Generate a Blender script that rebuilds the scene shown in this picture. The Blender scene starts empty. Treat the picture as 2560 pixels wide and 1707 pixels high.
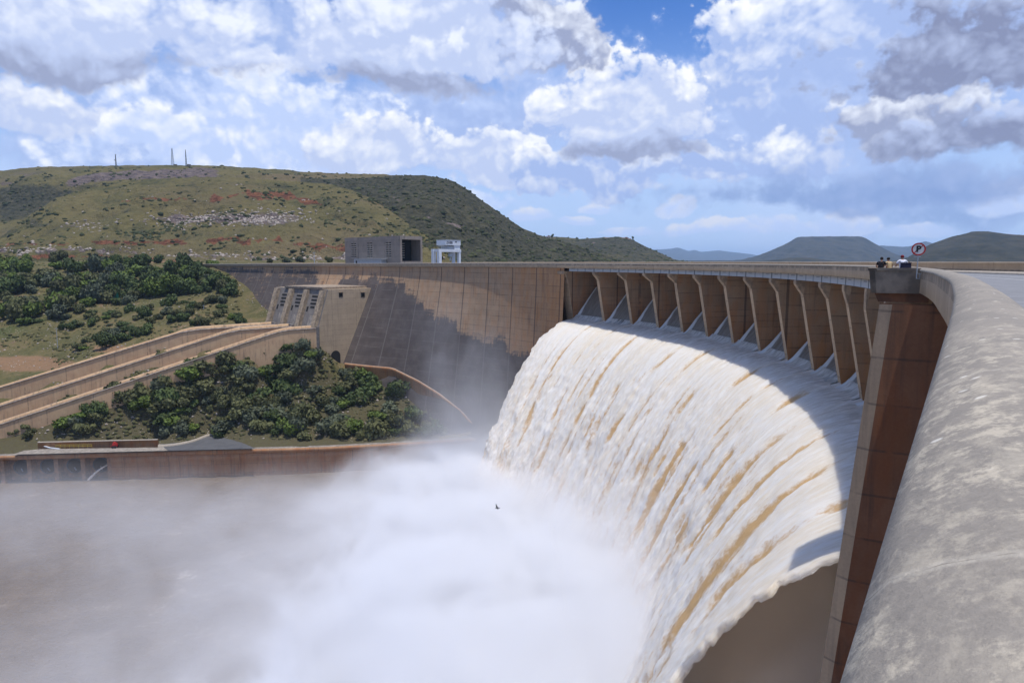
import bpy, bmesh, math, random
import numpy as np
from mathutils import Vector, Matrix
random.seed(7); RNG = np.random.default_rng(7)
sc = bpy.context.scene
COL = sc.collection
rad = math.radians
# ------------------------------------------------------------------ camera
F = 1707.0; CX, CY = 1280.0, 853.5; HOR = 655.0      # focal length and horizon in pixels of a 2560 px frame
PITCH = math.atan((CY - HOR) / F)
EYE = 70.0                                           # eye height above the plunge pool (metres)
cam = bpy.data.cameras.new('camera'); cam.sensor_width = 36; cam.lens = 36 * F / 2560
cam.clip_start = 0.05; cam.clip_end = 60000
cam_o = bpy.data.objects.new('camera', cam); COL.objects.link(cam_o)
cam_o.location = (0, 0, EYE); cam_o.rotation_euler = (rad(90) - PITCH, 0, 0)
sc.camera = cam_o
# ------------------------------------------------------------------ light and exposure
SUN_EL, SUN_AZ = rad(79), rad(138)     # azimuth from +Y (view direction) clockwise towards +X
SUN_STRENGTH = 3.8; SKY_STRENGTH = 0.1
sun = bpy.data.lights.new('sun', 'SUN'); sun.energy = SUN_STRENGTH; sun.angle = rad(0.5); sun.color = (1.0, 0.955, 0.88)
sun_o = bpy.data.objects.new('sun', sun); COL.objects.link(sun_o)
sd = Vector((math.sin(SUN_AZ) * math.cos(SUN_EL), math.cos(SUN_AZ) * math.cos(SUN_EL), math.sin(SUN_EL)))
sun_o.rotation_euler = (-sd).to_track_quat('-Z', 'Y').to_euler(); sun_o.location = (60, -20, 300)
sc.view_settings.view_transform = 'Standard'; sc.view_settings.look = 'None'
sc.view_settings.exposure = 0.14; sc.view_settings.gamma = 1.0; sc.view_settings.use_curve_mapping = False
cy = sc.cycles
cy.max_bounces = 10; cy.diffuse_bounces = 3; cy.glossy_bounces = 2; cy.transmission_bounces = 2
cy.volume_bounces = 5; cy.transparent_max_bounces = 6
cy.volume_step_rate = 1.0; cy.volume_max_steps = 96
cy.use_denoising = True
cy.sample_clamp_indirect = 6

# ------------------------------------------------------------------ node helper
class NT:
    def __init__(s, tree): s.t = tree; s.n = tree.nodes; s.l = tree.links
    def node(s, typ, **kw):
        nd = s.n.new(typ)
        for k, v in kw.items(): setattr(nd, k, v)
        return nd
    def put(s, sock, v):
        if v is None: return
        if isinstance(v, bpy.types.NodeSocket): s.l.new(v, sock)
        else:
            if hasattr(sock, 'default_value'):
                dv = sock.default_value
                if hasattr(dv, '__len__') and not hasattr(v, '__len__'): v = [v] * len(dv)
                if hasattr(dv, '__len__') and len(dv) == 4 and len(v) == 3: v = tuple(v) + (1,)
                sock.default_value = v
    def m(s, op, a, b=None, c=None, clamp=False):
        nd = s.node('ShaderNodeMath', operation=op, use_clamp=clamp)
        for i, v in enumerate((a, b, c)): s.put(nd.inputs[i], v) if v is not None else None
        return nd.outputs[0]
    def add(s, a, b): return s.m('ADD', a, b)
    def sub(s, a, b): return s.m('SUBTRACT', a, b)
    def mul(s, a, b): return s.m('MULTIPLY', a, b)
    def mad(s, a, b, c): return s.m('MULTIPLY_ADD', a, b, c)
    def ss(s, lo, hi, v):
        nd = s.node('ShaderNodeMapRange', interpolation_type='SMOOTHSTEP')
        s.put(nd.inputs[0], v); s.put(nd.inputs[1], lo); s.put(nd.inputs[2], hi); return nd.outputs[0]
    def lin(s, lo, hi, v, a=0.0, b=1.0):
        nd = s.node('ShaderNodeMapRange')
        for i, x in enumerate((v, lo, hi, a, b)): s.put(nd.inputs[i], x)
        return nd.outputs[0]
    def mix(s, f, a, b, mode='MIX'):
        nd = s.node('ShaderNodeMix', data_type='RGBA', blend_type=mode)
        s.put(nd.inputs['Factor'], f); s.put(nd.inputs[6], a); s.put(nd.inputs[7], b); return nd.outputs[2]
    def noise(s, vec, scale, detail=4, rough=0.55, dist=0.0, out=0):
        nd = s.node('ShaderNodeTexNoise')
        if vec is not None: s.put(nd.inputs['Vector'], vec)
        s.put(nd.inputs['Scale'], scale); s.put(nd.inputs['Detail'], detail)
        s.put(nd.inputs['Roughness'], rough); s.put(nd.inputs['Distortion'], dist)
        return nd.outputs[out]
    def voro(s, vec, scale, detail=0.0, feature='F1', rough=0.5, out=0, rnd=1.0):
        nd = s.node('ShaderNodeTexVoronoi', feature=feature)
        if vec is not None: s.put(nd.inputs['Vector'], vec)
        s.put(nd.inputs['Scale'], scale); s.put(nd.inputs['Randomness'], rnd)
        if 'Detail' in nd.inputs: s.put(nd.inputs['Detail'], detail); s.put(nd.inputs['Roughness'], rough)
        return nd.outputs[out]
    def vec(s, x, y, z=0.0):
        nd = s.node('ShaderNodeCombineXYZ'); s.put(nd.inputs[0], x); s.put(nd.inputs[1], y); s.put(nd.inputs[2], z); return nd.outputs[0]
    def sep(s, v):
        nd = s.node('ShaderNodeSeparateXYZ'); s.put(nd.inputs[0], v); return nd.outputs
    def vm(s, op, a, b):
        nd = s.node('ShaderNodeVectorMath', operation=op); s.put(nd.inputs[0], a); s.put(nd.inputs[1], b); return nd.outputs[0]
    def attr(s, name, out=2):
        return s.node('ShaderNodeAttribute', attribute_name=name).outputs[out]
    def pos(s): return s.node('ShaderNodeTexCoord').outputs['Object']
    def gpos(s): return s.node('ShaderNodeNewGeometry').outputs['Position']
    def uv(s): return s.node('ShaderNodeTexCoord').outputs['UV']
    def rnd(s): return s.node('ShaderNodeObjectInfo').outputs['Random']
    def ramp(s, f, stops):
        nd = s.node('ShaderNodeValToRGB'); s.put(nd.inputs[0], f); cr = nd.color_ramp
        while len(cr.elements) < len(stops): cr.elements.new(0.5)
        for e, (p, c) in zip(cr.elements, stops): e.position = p; e.color = tuple(c) + (1,)
        return nd.outputs[0]
    def bump(s, h, strength=0.5, dist=0.1):
        nd = s.node('ShaderNodeBump'); s.put(nd.inputs['Strength'], strength); s.put(nd.inputs['Distance'], dist); s.put(nd.inputs['Height'], h); return nd.outputs[0]

def material(name, fn, rough=0.85, spec=0.3):
    mt = bpy.data.materials.new(name); mt.use_nodes = True
    t = NT(mt.node_tree); t.n.clear()
    out = t.node('ShaderNodeOutputMaterial'); bs = t.node('ShaderNodeBsdfPrincipled')
    t.put(bs.inputs['Roughness'], rough); t.put(bs.inputs['Specular IOR Level'], spec)
    t.l.new(bs.outputs[0], out.inputs[0])
    r = fn(t)
    if isinstance(r, dict):
        for k, v in r.items(): t.put(bs.inputs[k], v)
    else: t.put(bs.inputs['Base Color'], r)
    return mt
def plain(name, col, rough=0.7, var=0.15, scale=3.0, metal=0.0, spec=0.3):
    def fn(t):
        n = t.noise(t.pos(), scale, 5, 0.6)
        k = t.lin(0.3, 0.7, n, 1 - var, 1 + var)
        c = t.vm('MULTIPLY', t.vec(*col), t.vec(k, k, k))
        return {'Base Color': c, 'Metallic': metal}
    return material(name, fn, rough, spec)

# ------------------------------------------------------------------ world: Nishita sky with cumulus
def ray(u, y):
    a = (u - CX) / F; b = (CY - y) / F
    return a, math.cos(PITCH) + b * math.sin(PITCH), -math.sin(PITCH) + b * math.cos(PITCH)
def build_world():
    w = bpy.data.worlds.new('World'); sc.world = w; w.use_nodes = True
    t = NT(w.node_tree); t.n.clear()
    out = t.node('ShaderNodeOutputWorld'); bg = t.node('ShaderNodeBackground'); t.l.new(bg.outputs[0], out.inputs[0])
    sky = t.node('ShaderNodeTexSky', sky_type='NISHITA', sun_disc=False)
    sky.sun_elevation = SUN_EL; sky.sun_rotation = SUN_AZ; sky.altitude = 1200; sky.air_density = 1.0; sky.dust_density = 0.6; sky.ozone_density = 2.0
    d = t.node('ShaderNodeTexCoord').outputs['Generated']
    x, y, z = t.sep(d)[:3]
    az = t.m('ARCTAN2', x, y); el = t.m('ARCSINE', z)
    e2 = t.m('MAXIMUM', t.add(el, 0.16), 0.03)
    P = t.vec(t.mul(az, 2.3), t.mul(el, 2.6), 0.0)
    n1 = t.noise(P, 2.6, 5, 0.55, 0.0, out=1)
    n1s = t.sep(n1)
    wx = t.mad(n1s[0], 1.0, -0.5); wy = t.mad(n1s[1], 1.0, -0.5)
    sc_w = t.mul(e2, 0.55)
    A = t.mad(wx, sc_w, az); E = t.mad(wy, t.mul(sc_w, 0.6), el)
    Pw = t.vm('ADD', P, t.vec(t.mul(wx, 0.16), t.mul(wy, 0.16), 0.0))
    v1 = t.voro(Pw, 5.5, 3.0, 'F1', 0.62)           # cauliflower puffs
    bil = t.sub(0.5, v1)
    fine = t.mad(t.noise(P, 20, 6, 0.62), 1.0, -0.5)
    Pl = t.vm('ADD', Pw, (0.012, 0.028, 0.0))       # towards the light: relief
    v2 = t.voro(Pl, 5.5, 3.0, 'F1', 0.62)
    n2 = t.noise(P, 5.0, 6, 0.6); n2b = t.noise(t.vm('ADD', P, (0.02, 0.045, 0)), 5.0, 6, 0.6)
    relief = t.add(t.mul(t.sub(v2, v1), 1.6), t.mul(t.sub(n2, n2b), 2.2))
    edge = t.add(t.mul(bil, 0.8), t.add(t.mul(fine, 0.6), t.mad(n2, 1.0, -0.42)))
    def L(r, g, b):   # an sRGB value to the linear value the background needs
        f = lambda c: ((c / 255 + 0.055) / 1.055) ** 2.4 / SKY_STRENGTH
        return (f(r), f(g), f(b))
    skyc = t.vm('MULTIPLY', sky.outputs[0], (0.50, 0.86, 1.42))
    low = t.ss(0.36, 0.04, el)
    col = t.mix(t.mul(low, 0.9), skyc, L(184, 207, 244))
    # thin high veil
    veil = t.mul(t.ss(0.38, 0.62, t.noise(P, 1.7, 6, 0.6)), 0.6)
    hole = t.add(t.m('POWER', t.mul(t.sub(az, math.atan(380 / F)), 9.0), 2.0), t.m('POWER', t.mul(t.sub(el, 0.345), 8.0), 2.0))
    veil = t.mul(veil, t.ss(0.5, 2.2, hole))
    col = t.mix(veil, col, L(196, 213, 248))
    BR = L(250, 252, 255); BR2 = L(236, 242, 255); HZ = L(192, 210, 248); HZ2 = L(165, 186, 232)
    DK = L(154, 164, 196); DK2 = L(134, 143, 176); DB = L(128, 154, 206); MD = L(190, 204, 238)
    def cloud(u, yp, rx, up, dn, br, dk, soft=0.18, op=1.0, amp=0.6, lit=0.62):
        nonlocal col
        a, Y, Z = ray(u, yp); ca = math.atan2(a, Y); ce = math.asin(Z / math.sqrt(a * a + Y * Y + Z * Z))
        rx, up, dn = rx / F * 1.08, up / F * 1.1, dn / F * 1.05
        dx = t.mul(t.sub(A, ca), 1 / rx); dy = t.sub(E, ce)
        dyn = t.m('MAXIMUM', t.mul(dy, 1 / up), t.mul(dy, -1 / dn))
        f = t.sub(1.0, t.m('SQRT', t.mad(dx, dx, t.mul(dyn, dyn))))
        f = t.mad(edge, amp, f)
        mk = t.ss(-soft * 0.25, soft * 0.7, f)
        if op < 1: mk = t.mul(mk, op)
        sh = t.ss(-dn / up * 0.9, lit, t.add(t.mul(dy, 1 / up), t.mad(bil, 0.55, t.mad(n2, 0.9, -0.45))))
        sh = t.m('ADD', t.mad(sh, 0.86, 0.06), t.mul(relief, 0.55), clamp=True)
        col = t.mix(mk, col, t.mix(sh, dk, br))
    # far and hazy first, near and dark last (pixel centre, half width, reach up, reach down)
    cloud(560, 360, 560, 260, 150, HZ, HZ2, 0.55, 0.95, 0.5)
    cloud(1100, 330, 480, 240, 150, HZ, HZ2, 0.55, 0.95, 0.5)
    cloud(2050, 300, 480, 330, 180, HZ, HZ2, 0.55, 0.95, 0.5)
    cloud(1560, 250, 420, 200, 200, HZ, HZ2, 0.5, 0.8, 0.6)
    cloud(2450, 520, 420, 90, 80, HZ, DB, 0.7, 0.7)
    cloud(300, 560, 500, 70, 60, HZ, HZ2, 0.6, 0.6)
    cloud(420, 60, 760, 160, 130, BR2, HZ2, 0.4, 0.95, 0.5)
    cloud(1150, 60, 330, 160, 120, BR2, HZ2, 0.4, 0.9, 0.5)
    cloud(2350, 90, 420, 200, 160, HZ, HZ2, 0.4, 0.95, 0.5)
    cloud(640, 370, 480, 300, 120, BR, HZ, 0.35, 0.95, 0.7, lit=0.5)
    cloud(70, 270, 230, 120, 55, BR, MD, 0.25)
    cloud(380, 330, 120, 70, 60, BR, HZ, 0.25, 0.9)
    cloud(960, 390, 240, 110, 66, BR, MD, 0.22)
    cloud(700, 470, 260, 60, 40, BR, HZ, 0.4, 0.8)
    cloud(1900, 120, 230, 190, 150, BR, HZ2, 0.2)
    cloud(2120, 60, 260, 130, 120, BR2, HZ2, 0.35)
    for (u, yp, rx, up, dn) in ((1320, 535, 80, 24, 22), (1478, 512, 45, 26, 12), (1430, 545, 60, 20, 16), (1690, 530, 48, 34, 14), (1945, 560, 95, 34, 14), (2095, 560, 90, 44, 16), (1800, 575, 150, 24, 16), (2300, 570, 120, 30, 20), (2560, 500, 90, 60, 40), (1560, 575, 90, 18, 14)):
        cloud(u, yp, rx, up, dn, L(222, 226, 240), HZ, 0.3, 0.95, 0.45)
    cloud(1240, 430, 230, 130, 70, BR, MD, 0.2)
    cloud(1480, 455, 300, 100, 46, BR, HZ2, 0.22)
    cloud(1740, 430, 170, 75, 40, BR, HZ2, 0.22)
    cloud(1960, 410, 190, 110, 34, BR, HZ2, 0.22)
    cloud(1180, 500, 140, 40, 24, BR2, HZ, 0.3, 0.9)
    cloud(2150, 475, 560, 60, 50, L(150, 172, 218), DB, 0.6, 0.85)
    cloud(1560, 290, 255, 230, 110, BR, MD, 0.16, lit=0.30)
    cloud(1580, 385, 225, 42, 34, MD, DK, 0.35)
    cloud(2280, 330, 210, 110, 70, BR2, DK, 0.2)
    cloud(1350, 80, 240, 140, 110, BR2, DK, 0.25, lit=0.6)
    cloud(1010, 130, 440, 240, 90, BR2, MD, 0.25, lit=0.35)
    cloud(1020, 205, 330, 55, 50, MD, DK, 0.4)
    cloud(1080, 150, 120, 60, 40, BR2, MD, 0.3, lit=0.4)
    cloud(190, 90, 560, 200, 80, BR2, MD, 0.28, lit=0.45)
    cloud(120, 145, 520, 48, 42, MD, DK, 0.45)
    cloud(2430, 190, 340, 170, 60, MD, DK2, 0.22, lit=1.3)
    cloud(2520, 345, 330, 60, 55, MD, DK2, 0.4)
    t.put(bg.inputs[0], col); bg.inputs[1].default_value = SKY_STRENGTH
    w.cycles.sampling_method = 'NONE'
build_world()

# ------------------------------------------------------------------ geometry helpers
def at(u, y, D):
    a, Y, Z = ray(u, y); k = D / Y
    return np.array((a * k, D, EYE + Z * k))
def at_h(u, y, H):
    a, Y, Z = ray(u, y); k = -H / Z
    return np.array((a * k, Y * k, EYE - H))
def project(P):
    P = np.asarray(P, float); Z = P[..., 2] - EYE
    f = P[..., 1] * math.cos(PITCH) - Z * math.sin(PITCH); up = P[..., 1] * math.sin(PITCH) + Z * math.cos(PITCH)
    return CX + F * P[..., 0] / f, CY - F * up / f
S = 2560 / 2352.0                                   # my reading scale of the photograph
def mesh_obj(name, verts, faces, mats=None, parent=None, smooth=False, fmat=None, uvs=None, attrs=None):
    me = bpy.data.meshes.new(name)
    V = np.asarray(verts, dtype=np.float32).reshape(-1, 3)
    if isinstance(faces, np.ndarray):
        nf, k = faces.shape
        me.vertices.add(len(V)); me.vertices.foreach_set('co', V.ravel())
        me.loops.add(nf * k); me.loops.foreach_set('vertex_index', faces.astype(np.int32).ravel())
        me.polygons.add(nf); me.polygons.foreach_set('loop_start', np.arange(0, nf * k, k, dtype=np.int32))
        me.polygons.foreach_set('loop_total', np.full(nf, k, dtype=np.int32))
        me.update(calc_edges=True)
    else:
        me.from_pydata([tuple(map(float, v)) for v in V], [], [tuple(map(int, f)) for f in faces]); me.update()
    if mats is not None:
        for mm in (mats if isinstance(mats, (list, tuple)) else [mats]): me.materials.append(mm)
    if fmat is not None: me.polygons.foreach_set('material_index', np.asarray(fmat, dtype=np.int32))
    if smooth: me.polygons.foreach_set('use_smooth', np.ones(len(me.polygons), dtype=bool))
    if uvs is not None:
        li = np.empty(len(me.loops), dtype=np.int32); me.loops.foreach_get('vertex_index', li)
        l = me.uv_layers.new(name='UVMap'); l.data.foreach_set('uv', np.asarray(uvs, dtype=np.float32)[li].ravel())
    if attrs:
        for k, v in attrs.items():
            a = me.attributes.new(k, 'FLOAT', 'POINT'); a.data.foreach_set('value', np.asarray(v, dtype=np.float32).ravel())
    me.validate(); me.update()
    o = bpy.data.objects.new(name, me); COL.objects.link(o)
    if parent is not None: o.parent = parent
    return o
def grid_faces(nu, nv, flip=False, wrap=False):
    i = np.arange(nu - (0 if wrap else 1))[:, None]; j = np.arange(nv - 1)[None, :]
    i2 = (i + 1) % nu
    a = i * nv + j; b = i2 * nv + j; c = i2 * nv + j + 1; d = i * nv + j + 1
    q = np.stack([a, b, c, d], -1).reshape(-1, 4)
    return q[:, ::-1] if flip else q
def empty(name, loc=(0, 0, 0)):
    o = bpy.data.objects.new(name, None); o.location = loc; o.empty_display_size = 1; COL.objects.link(o); return o
def tag(o, label, cat, group=None):
    o['label'] = label; o['category'] = cat
    if group: o['group'] = group
    return o
def kind(o, k, label=None):
    o['kind'] = k
    if label: o['label'] = label
    return o
class MB:
    """collects shapes that end up as one mesh"""
    def __init__(s): s.v = []; s.f = []; s.m = []
    def quadmesh(s, V, Fs, m=0):
        o = len(s.v); s.v += [tuple(p) for p in V]; s.f += [tuple(int(i) + o for i in f) for f in Fs]; s.m += [m] * len(Fs)
    def hexa(s, c, m=0):      # 8 corners: bottom 4 ccw, top 4 ccw
        s.quadmesh(c, [(3, 2, 1, 0), (4, 5, 6, 7), (0, 1, 5, 4), (1, 2, 6, 5), (2, 3, 7, 6), (3, 0, 4, 7)], m)
    def box(s, o, ax, ay, az, m=0):   # origin corner and three edge vectors
        o, ax, ay, az = (np.array(q, float) for q in (o, ax, ay, az))
        s.hexa([o, o + ax, o + ax + ay, o + ay, o + az, o + ax + az, o + ax + ay + az, o + ay + az], m)
    def cbox(s, c, sx, sy, sz, rot=0.0, m=0):
        cs, sn = math.cos(rot), math.sin(rot); ax = np.array((cs, sn, 0)); ay = np.array((-sn, cs, 0)); az = np.array((0, 0, 1.0))
        s.box(np.array(c, float) - ax * sx / 2 - ay * sy / 2 - az * sz / 2, ax * sx, ay * sy, az * sz, m)
    def prism(s, poly, n0, n1, m=0):  # extrude a 3-d polygon list between two copies
        k = len(n0); V = list(n0) + list(n1)
        Fs = [tuple(range(k))[::-1], tuple(range(k, 2 * k))] + [(i, (i + 1) % k, k + (i + 1) % k, k + i) for i in range(k)]
        s.quadmesh(V, Fs, m)
    def tube(s, p, q, r0, r1=None, n=8, m=0):
        p = Vector(p); q = Vector(q); r1 = r0 if r1 is None else r1
        d = (q - p).normalized(); a = d.orthogonal().normalized(); b = d.cross(a)
        V = []
        for c, r in ((p, r0), (q, r1)):
            for i in range(n):
                an = 2 * math.pi * i / n; V.append(c + (a * math.cos(an) + b * math.sin(an)) * r)
        Fs = [(i, (i + 1) % n, n + (i + 1) % n, n + i) for i in range(n)] + [tuple(range(n))[::-1], tuple(range(n, 2 * n))]
        s.quadmesh(V, Fs, m)
    def build(s, name, mats, parent=None, smooth=False):
        o = mesh_obj(name, s.v, s.f, mats, parent, smooth, s.m)
        bm = bmesh.new(); bm.from_mesh(o.data); bmesh.ops.recalc_face_normals(bm, faces=bm.faces); bm.to_mesh(o.data); bm.free()
        return o
# --- lattice noise in numpy
_perm = RNG.permutation(256); _grad = RNG.uniform(-1, 1, (256, 3)); _grad /= np.linalg.norm(_grad, axis=1)[:, None]
def perlin(x, y, z=0.0):
    x, y, z = np.broadcast_arrays(np.asarray(x, float), np.asarray(y, float), np.asarray(z, float))
    xi, yi, zi = np.floor(x).astype(int), np.floor(y).astype(int), np.floor(z).astype(int)
    xf, yf, zf = x - xi, y - yi, z - zi
    fd = lambda q: q * q * q * (q * (q * 6 - 15) + 10)
    u, v, w = fd(xf), fd(yf), fd(zf); r = 0
    for dx in (0, 1):
        for dy in (0, 1):
            for dz in (0, 1):
                h = _perm[(_perm[(_perm[(xi + dx) & 255] + yi + dy) & 255] + zi + dz) & 255]
                g = _grad[h]
                r = r + (g[..., 0] * (xf - dx) + g[..., 1] * (yf - dy) + g[..., 2] * (zf - dz)) * (u if dx else 1 - u) * (v if dy else 1 - v) * (w if dz else 1 - w)
    return r * 1.5
def fbm(x, y, z=0.0, oct=4, gain=0.5):
    r = 0; a = 1.0; k = 1.0
    for _ in range(oct): r = r + a * perlin(np.asarray(x) * k + 13.1 * k, np.asarray(y) * k + 7.7, np.asarray(z) * k + 3.3); a *= gain; k *= 2.03
    return r
def billow(x, y, z=0.0, oct=3, gain=0.5):
    r = 0; a = 1.0; k = 1.0
    for _ in range(oct): r = r + a * (1 - 2.2 * np.abs(perlin(np.asarray(x) * k + 5.1, np.asarray(y) * k + 9.7 * k, np.asarray(z) * k))); a *= gain; k *= 2.1
    return r
sstep = lambda a, b, x: (lambda q: q * q * (3 - 2 * q))(np.clip((np.asarray(x, float) - a) / (b - a), 0, 1))

# ------------------------------------------------------------------ dam path: arc (degrees) then a straight wing (metres)
CC = np.array((-122.0, 117.0)); T_END = 48.0
# near the viewpoint the parapet runs dead straight; its radius is tabulated from that line
_ly = np.concatenate([np.arange(-60, -4, 1.0), np.arange(-4, 8.0, 0.05)]); _lx = -0.002 + 0.6626 * _ly - 0.0035 * np.maximum(_ly - 5, 0) ** 2
_lt = np.degrees(np.arctan2(_ly - 117.0, _lx + 122.0)); _lr = np.hypot(_ly - 117.0, _lx + 122.0)
_tt = np.concatenate([_lt, [-39, -34.1, -28.3, -22, -15, -8, 0, 10, 20, 28, 34, 48]])
_rr = np.concatenate([_lr, [166.95, 165.55, 164.8, 164.8, 165.2, 165.5, 165.6, 165, 164, 162.6, 162.5, 163]])
_ft = np.arange(-62, 50.001, 0.01); _fr = np.interp(_ft, _tt, _rr)
_k = np.exp(-0.5 * (np.arange(-400, 401) * 0.01 / 1.0) ** 2); _k /= _k.sum()
_fs = np.convolve(np.pad(_fr, 400, mode='edge'), _k, 'valid'); _w = np.clip((_ft + 41.5) / 1.5, 0, 1); _w = _w * _w * (3 - 2 * _w)
_fs = _fs * _w + _fr * (1 - _w)
def rfas(t): return np.interp(t, _ft, _fs)
def rtoe(t): return np.interp(t, [-90, -28, -16, -8, 0, 10, 20, 24, 28, 48], [166.2, 166.2, 167.6, 169, 169.2, 168.8, 168.8, 168, 166.4, 166.3])
T_NEAR = -61.5; Q_CAM = math.radians(-43.78) * 163.0
def nrm(t): return np.stack([np.cos(np.radians(t)), np.sin(np.radians(t))], -1)
def crest(q, s=0.0):
    """q: 'station' - metres of arc from t=0 (R=163 m per radian), s: metres downstream of the fascia. returns x,y"""
    q = np.asarray(q, float); s = np.broadcast_to(np.asarray(s, float), q.shape)
    t = np.degrees(q / 163.0); tc = np.clip(t, T_NEAR, T_END)
    n = nrm(tc); r = rfas(tc) - s
    xy = CC + n * r[..., None]
    tang = np.stack([-n[..., 1], n[..., 0]], -1)
    over = (t - tc) * math.pi / 180 * 163.0
    return xy + tang * over[..., None]
def q_of_t(t): return math.radians(t) * 163.0
Q_END = q_of_t(T_END); Q_SP0 = q_of_t(32.4); Q_SP1 = q_of_t(-28.0)
def polar(t, r): 
    n = nrm(np.asarray(t, float)); return CC + n * np.asarray(r, float)[..., None]
def crest_drop(q): return np.interp(q, [Q_END, Q_END + 200], [0, 0.7])
def wing(p, s=0.0): return crest(np.asarray(Q_END + p, float), s)
def p_of_u(u, s=0.0, H=0.4):
    lo, hi = -40.0, 320.0
    for _ in range(50):
        mid = (lo + hi) / 2; xy = wing(mid, s)
        if project((xy[0], xy[1], EYE - H))[0] > u: lo = mid
        else: hi = mid
    return lo

# ------------------------------------------------------------------ materials
def concrete(name, base, base2, streak=0.5, lift=1.6, u_scale=1.0, dark=(0.06, 0.055, 0.05), rough=0.9, orange=None, specks=0.0, joint=6.0, useattr=False, bumpk=0.25):
    def fn(t):
        uv = t.uv(); s = t.sep(uv); P = t.gpos()
        c = t.mix(t.ss(0.3, 0.7, t.noise(P, 0.35, 6, 0.62)), base, base2)
        if orange is not None:
            of = t.ss(0.42, 0.66, t.noise(t.vec(t.mul(s[0], 0.5), t.mul(s[1], 0.16), 2.0), 1.0, 4, 0.6))
            if useattr: of = t.m('ADD', t.mul(of, 0.45), t.attr('rust'), clamp=True)
            c = t.mix(of, c, orange)
        # board lifts: thin horizontal lines and slight tone steps from lift to lift
        ly = t.m('FRACT', t.mul(s[1], 1 / lift)); lf = t.m('FLOOR', t.mul(s[1], 1 / lift))
        px = t.m('FLOOR', t.mul(t.add(s[0], 500), 1 / joint))
        wn = t.node('ShaderNodeTexWhiteNoise', noise_dimensions='2D'); t.put(wn.inputs['Vector'], t.vec(px, lf, 0))
        tone = t.lin(0, 1, wn.outputs[0], 0.94, 1.05)
        c = t.vm('MULTIPLY', c, t.vec(tone, tone, tone))
        line = t.m('MAXIMUM', t.m('LESS_THAN', ly, 0.05), t.m('LESS_THAN', t.m('FRACT', t.mul(t.add(s[0], 500), 1 / joint)), 0.022))
        line = t.mul(line, t.ss(0.35, 0.6, t.noise(P, 0.9, 3, 0.6)))
        c = t.mix(t.mul(line, 0.45), c, dark)
        # run-off streaks
        st = t.noise(t.vec(t.mul(s[0], 1.5 * u_scale), t.mul(s[1], 0.07), 0.0), 1.0, 6, 0.65)
        big = t.noise(P, 0.12, 3, 0.5)
        stf = t.mul(t.ss(0.5, 0.72, t.add(st, t.mad(big, 0.3, -0.15))), streak)
        c = t.mix(stf, c, dark)
        if useattr:
            dk = t.attr('stain')
            rag = t.noise(t.vec(t.mul(s[0], 0.5), t.mul(s[1], 0.5), 5.0), 1.0, 6, 0.7)
            wv = t.noise(t.vec(t.mul(s[0], 2.2), t.mul(s[1], 0.12), 6.0), 1.0, 3, 0.6); wh = t.noise(t.vec(t.mul(s[0], 0.08), t.mul(s[1], 1.6), 6.0), 1.0, 3, 0.6)
            f = t.ss(0.36, 0.66, t.add(dk, t.add(t.mad(rag, 0.7, -0.35), t.add(t.mad(wn.outputs[0], 0.22, -0.11), t.add(t.mad(wv, 0.5, -0.25), t.mad(wh, 0.6, -0.3))))))
            dcol = t.mix(t.ss(0.3, 0.7, t.add(t.mul(t.noise(t.vec(t.mul(s[0], 0.22), t.mul(s[1], 0.22), 1), 1.0, 6, 0.65), 0.75), t.mul(wn.outputs[0], 0.12))), (0.060, 0.052, 0.051), (0.112, 0.097, 0.090))
            c = t.mix(t.mul(f, 0.93), c, dcol)
            calc = t.ss(0.72, 0.78, t.noise(t.vec(t.mul(s[0], 0.35), t.mul(s[1], 1.1), 8), 1.0, 6, 0.75))
            c = t.mix(t.mul(calc, 0.5), c, (0.42, 0.39, 0.36))
            # joints between the monoliths
            jf = t.m('FRACT', t.mul(t.add(s[0], 500.0), 1 / 12.0))
            jl = t.m('LESS_THAN', t.m('ABSOLUTE', t.sub(jf, 0.5)), 0.02)
            c = t.mix(t.mul(jl, 0.6), c, t.mix(f, (0.05, 0.04, 0.035), (0.17, 0.15, 0.135)))
            hl = t.mul(t.m('LESS_THAN', t.m('FRACT', t.mul(s[1], 1 / 3.6)), 0.05), t.ss(0.4, 0.62, t.noise(t.vec(t.mul(s[0], 0.15), lf, 2.0), 1.0, 3)))
            c = t.mix(t.mul(hl, 0.5), c, t.mix(f, (0.08, 0.06, 0.045), (0.20, 0.18, 0.16)))
        g = t.noise(P, 6.0, 6, 0.7)
        k = t.lin(0.25, 0.75, g, 0.9, 1.1); c = t.vm('MULTIPLY', c, t.vec(k, k, k))
        return {'Base Color': c, 'Normal': t.bump(t.add(g, t.mul(line, -0.6)), bumpk, 0.05)}
    return material(name, fn, rough, 0.25)
M = {}
M['dam'] = concrete('dam_concrete', (0.43, 0.285, 0.17), (0.36, 0.245, 0.15), 0.35, 1.8, u_scale=0.6, orange=(0.42, 0.21, 0.09), useattr=True)
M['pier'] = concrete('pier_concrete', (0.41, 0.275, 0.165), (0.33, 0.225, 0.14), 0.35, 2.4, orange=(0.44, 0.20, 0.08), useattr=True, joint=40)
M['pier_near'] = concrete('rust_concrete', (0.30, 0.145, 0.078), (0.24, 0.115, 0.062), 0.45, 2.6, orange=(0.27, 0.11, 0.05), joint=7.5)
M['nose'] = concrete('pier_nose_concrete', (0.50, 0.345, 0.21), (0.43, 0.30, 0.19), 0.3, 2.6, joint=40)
M['fascia'] = concrete('parapet_concrete', (0.43, 0.335, 0.24), (0.365, 0.285, 0.205), 0.3, 9.0, u_scale=2.0, joint=9.0)
M['block'] = concrete('block_concrete', (0.43, 0.33, 0.22), (0.37, 0.285, 0.195), 0.25, 2.0, joint=11.0)
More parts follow.
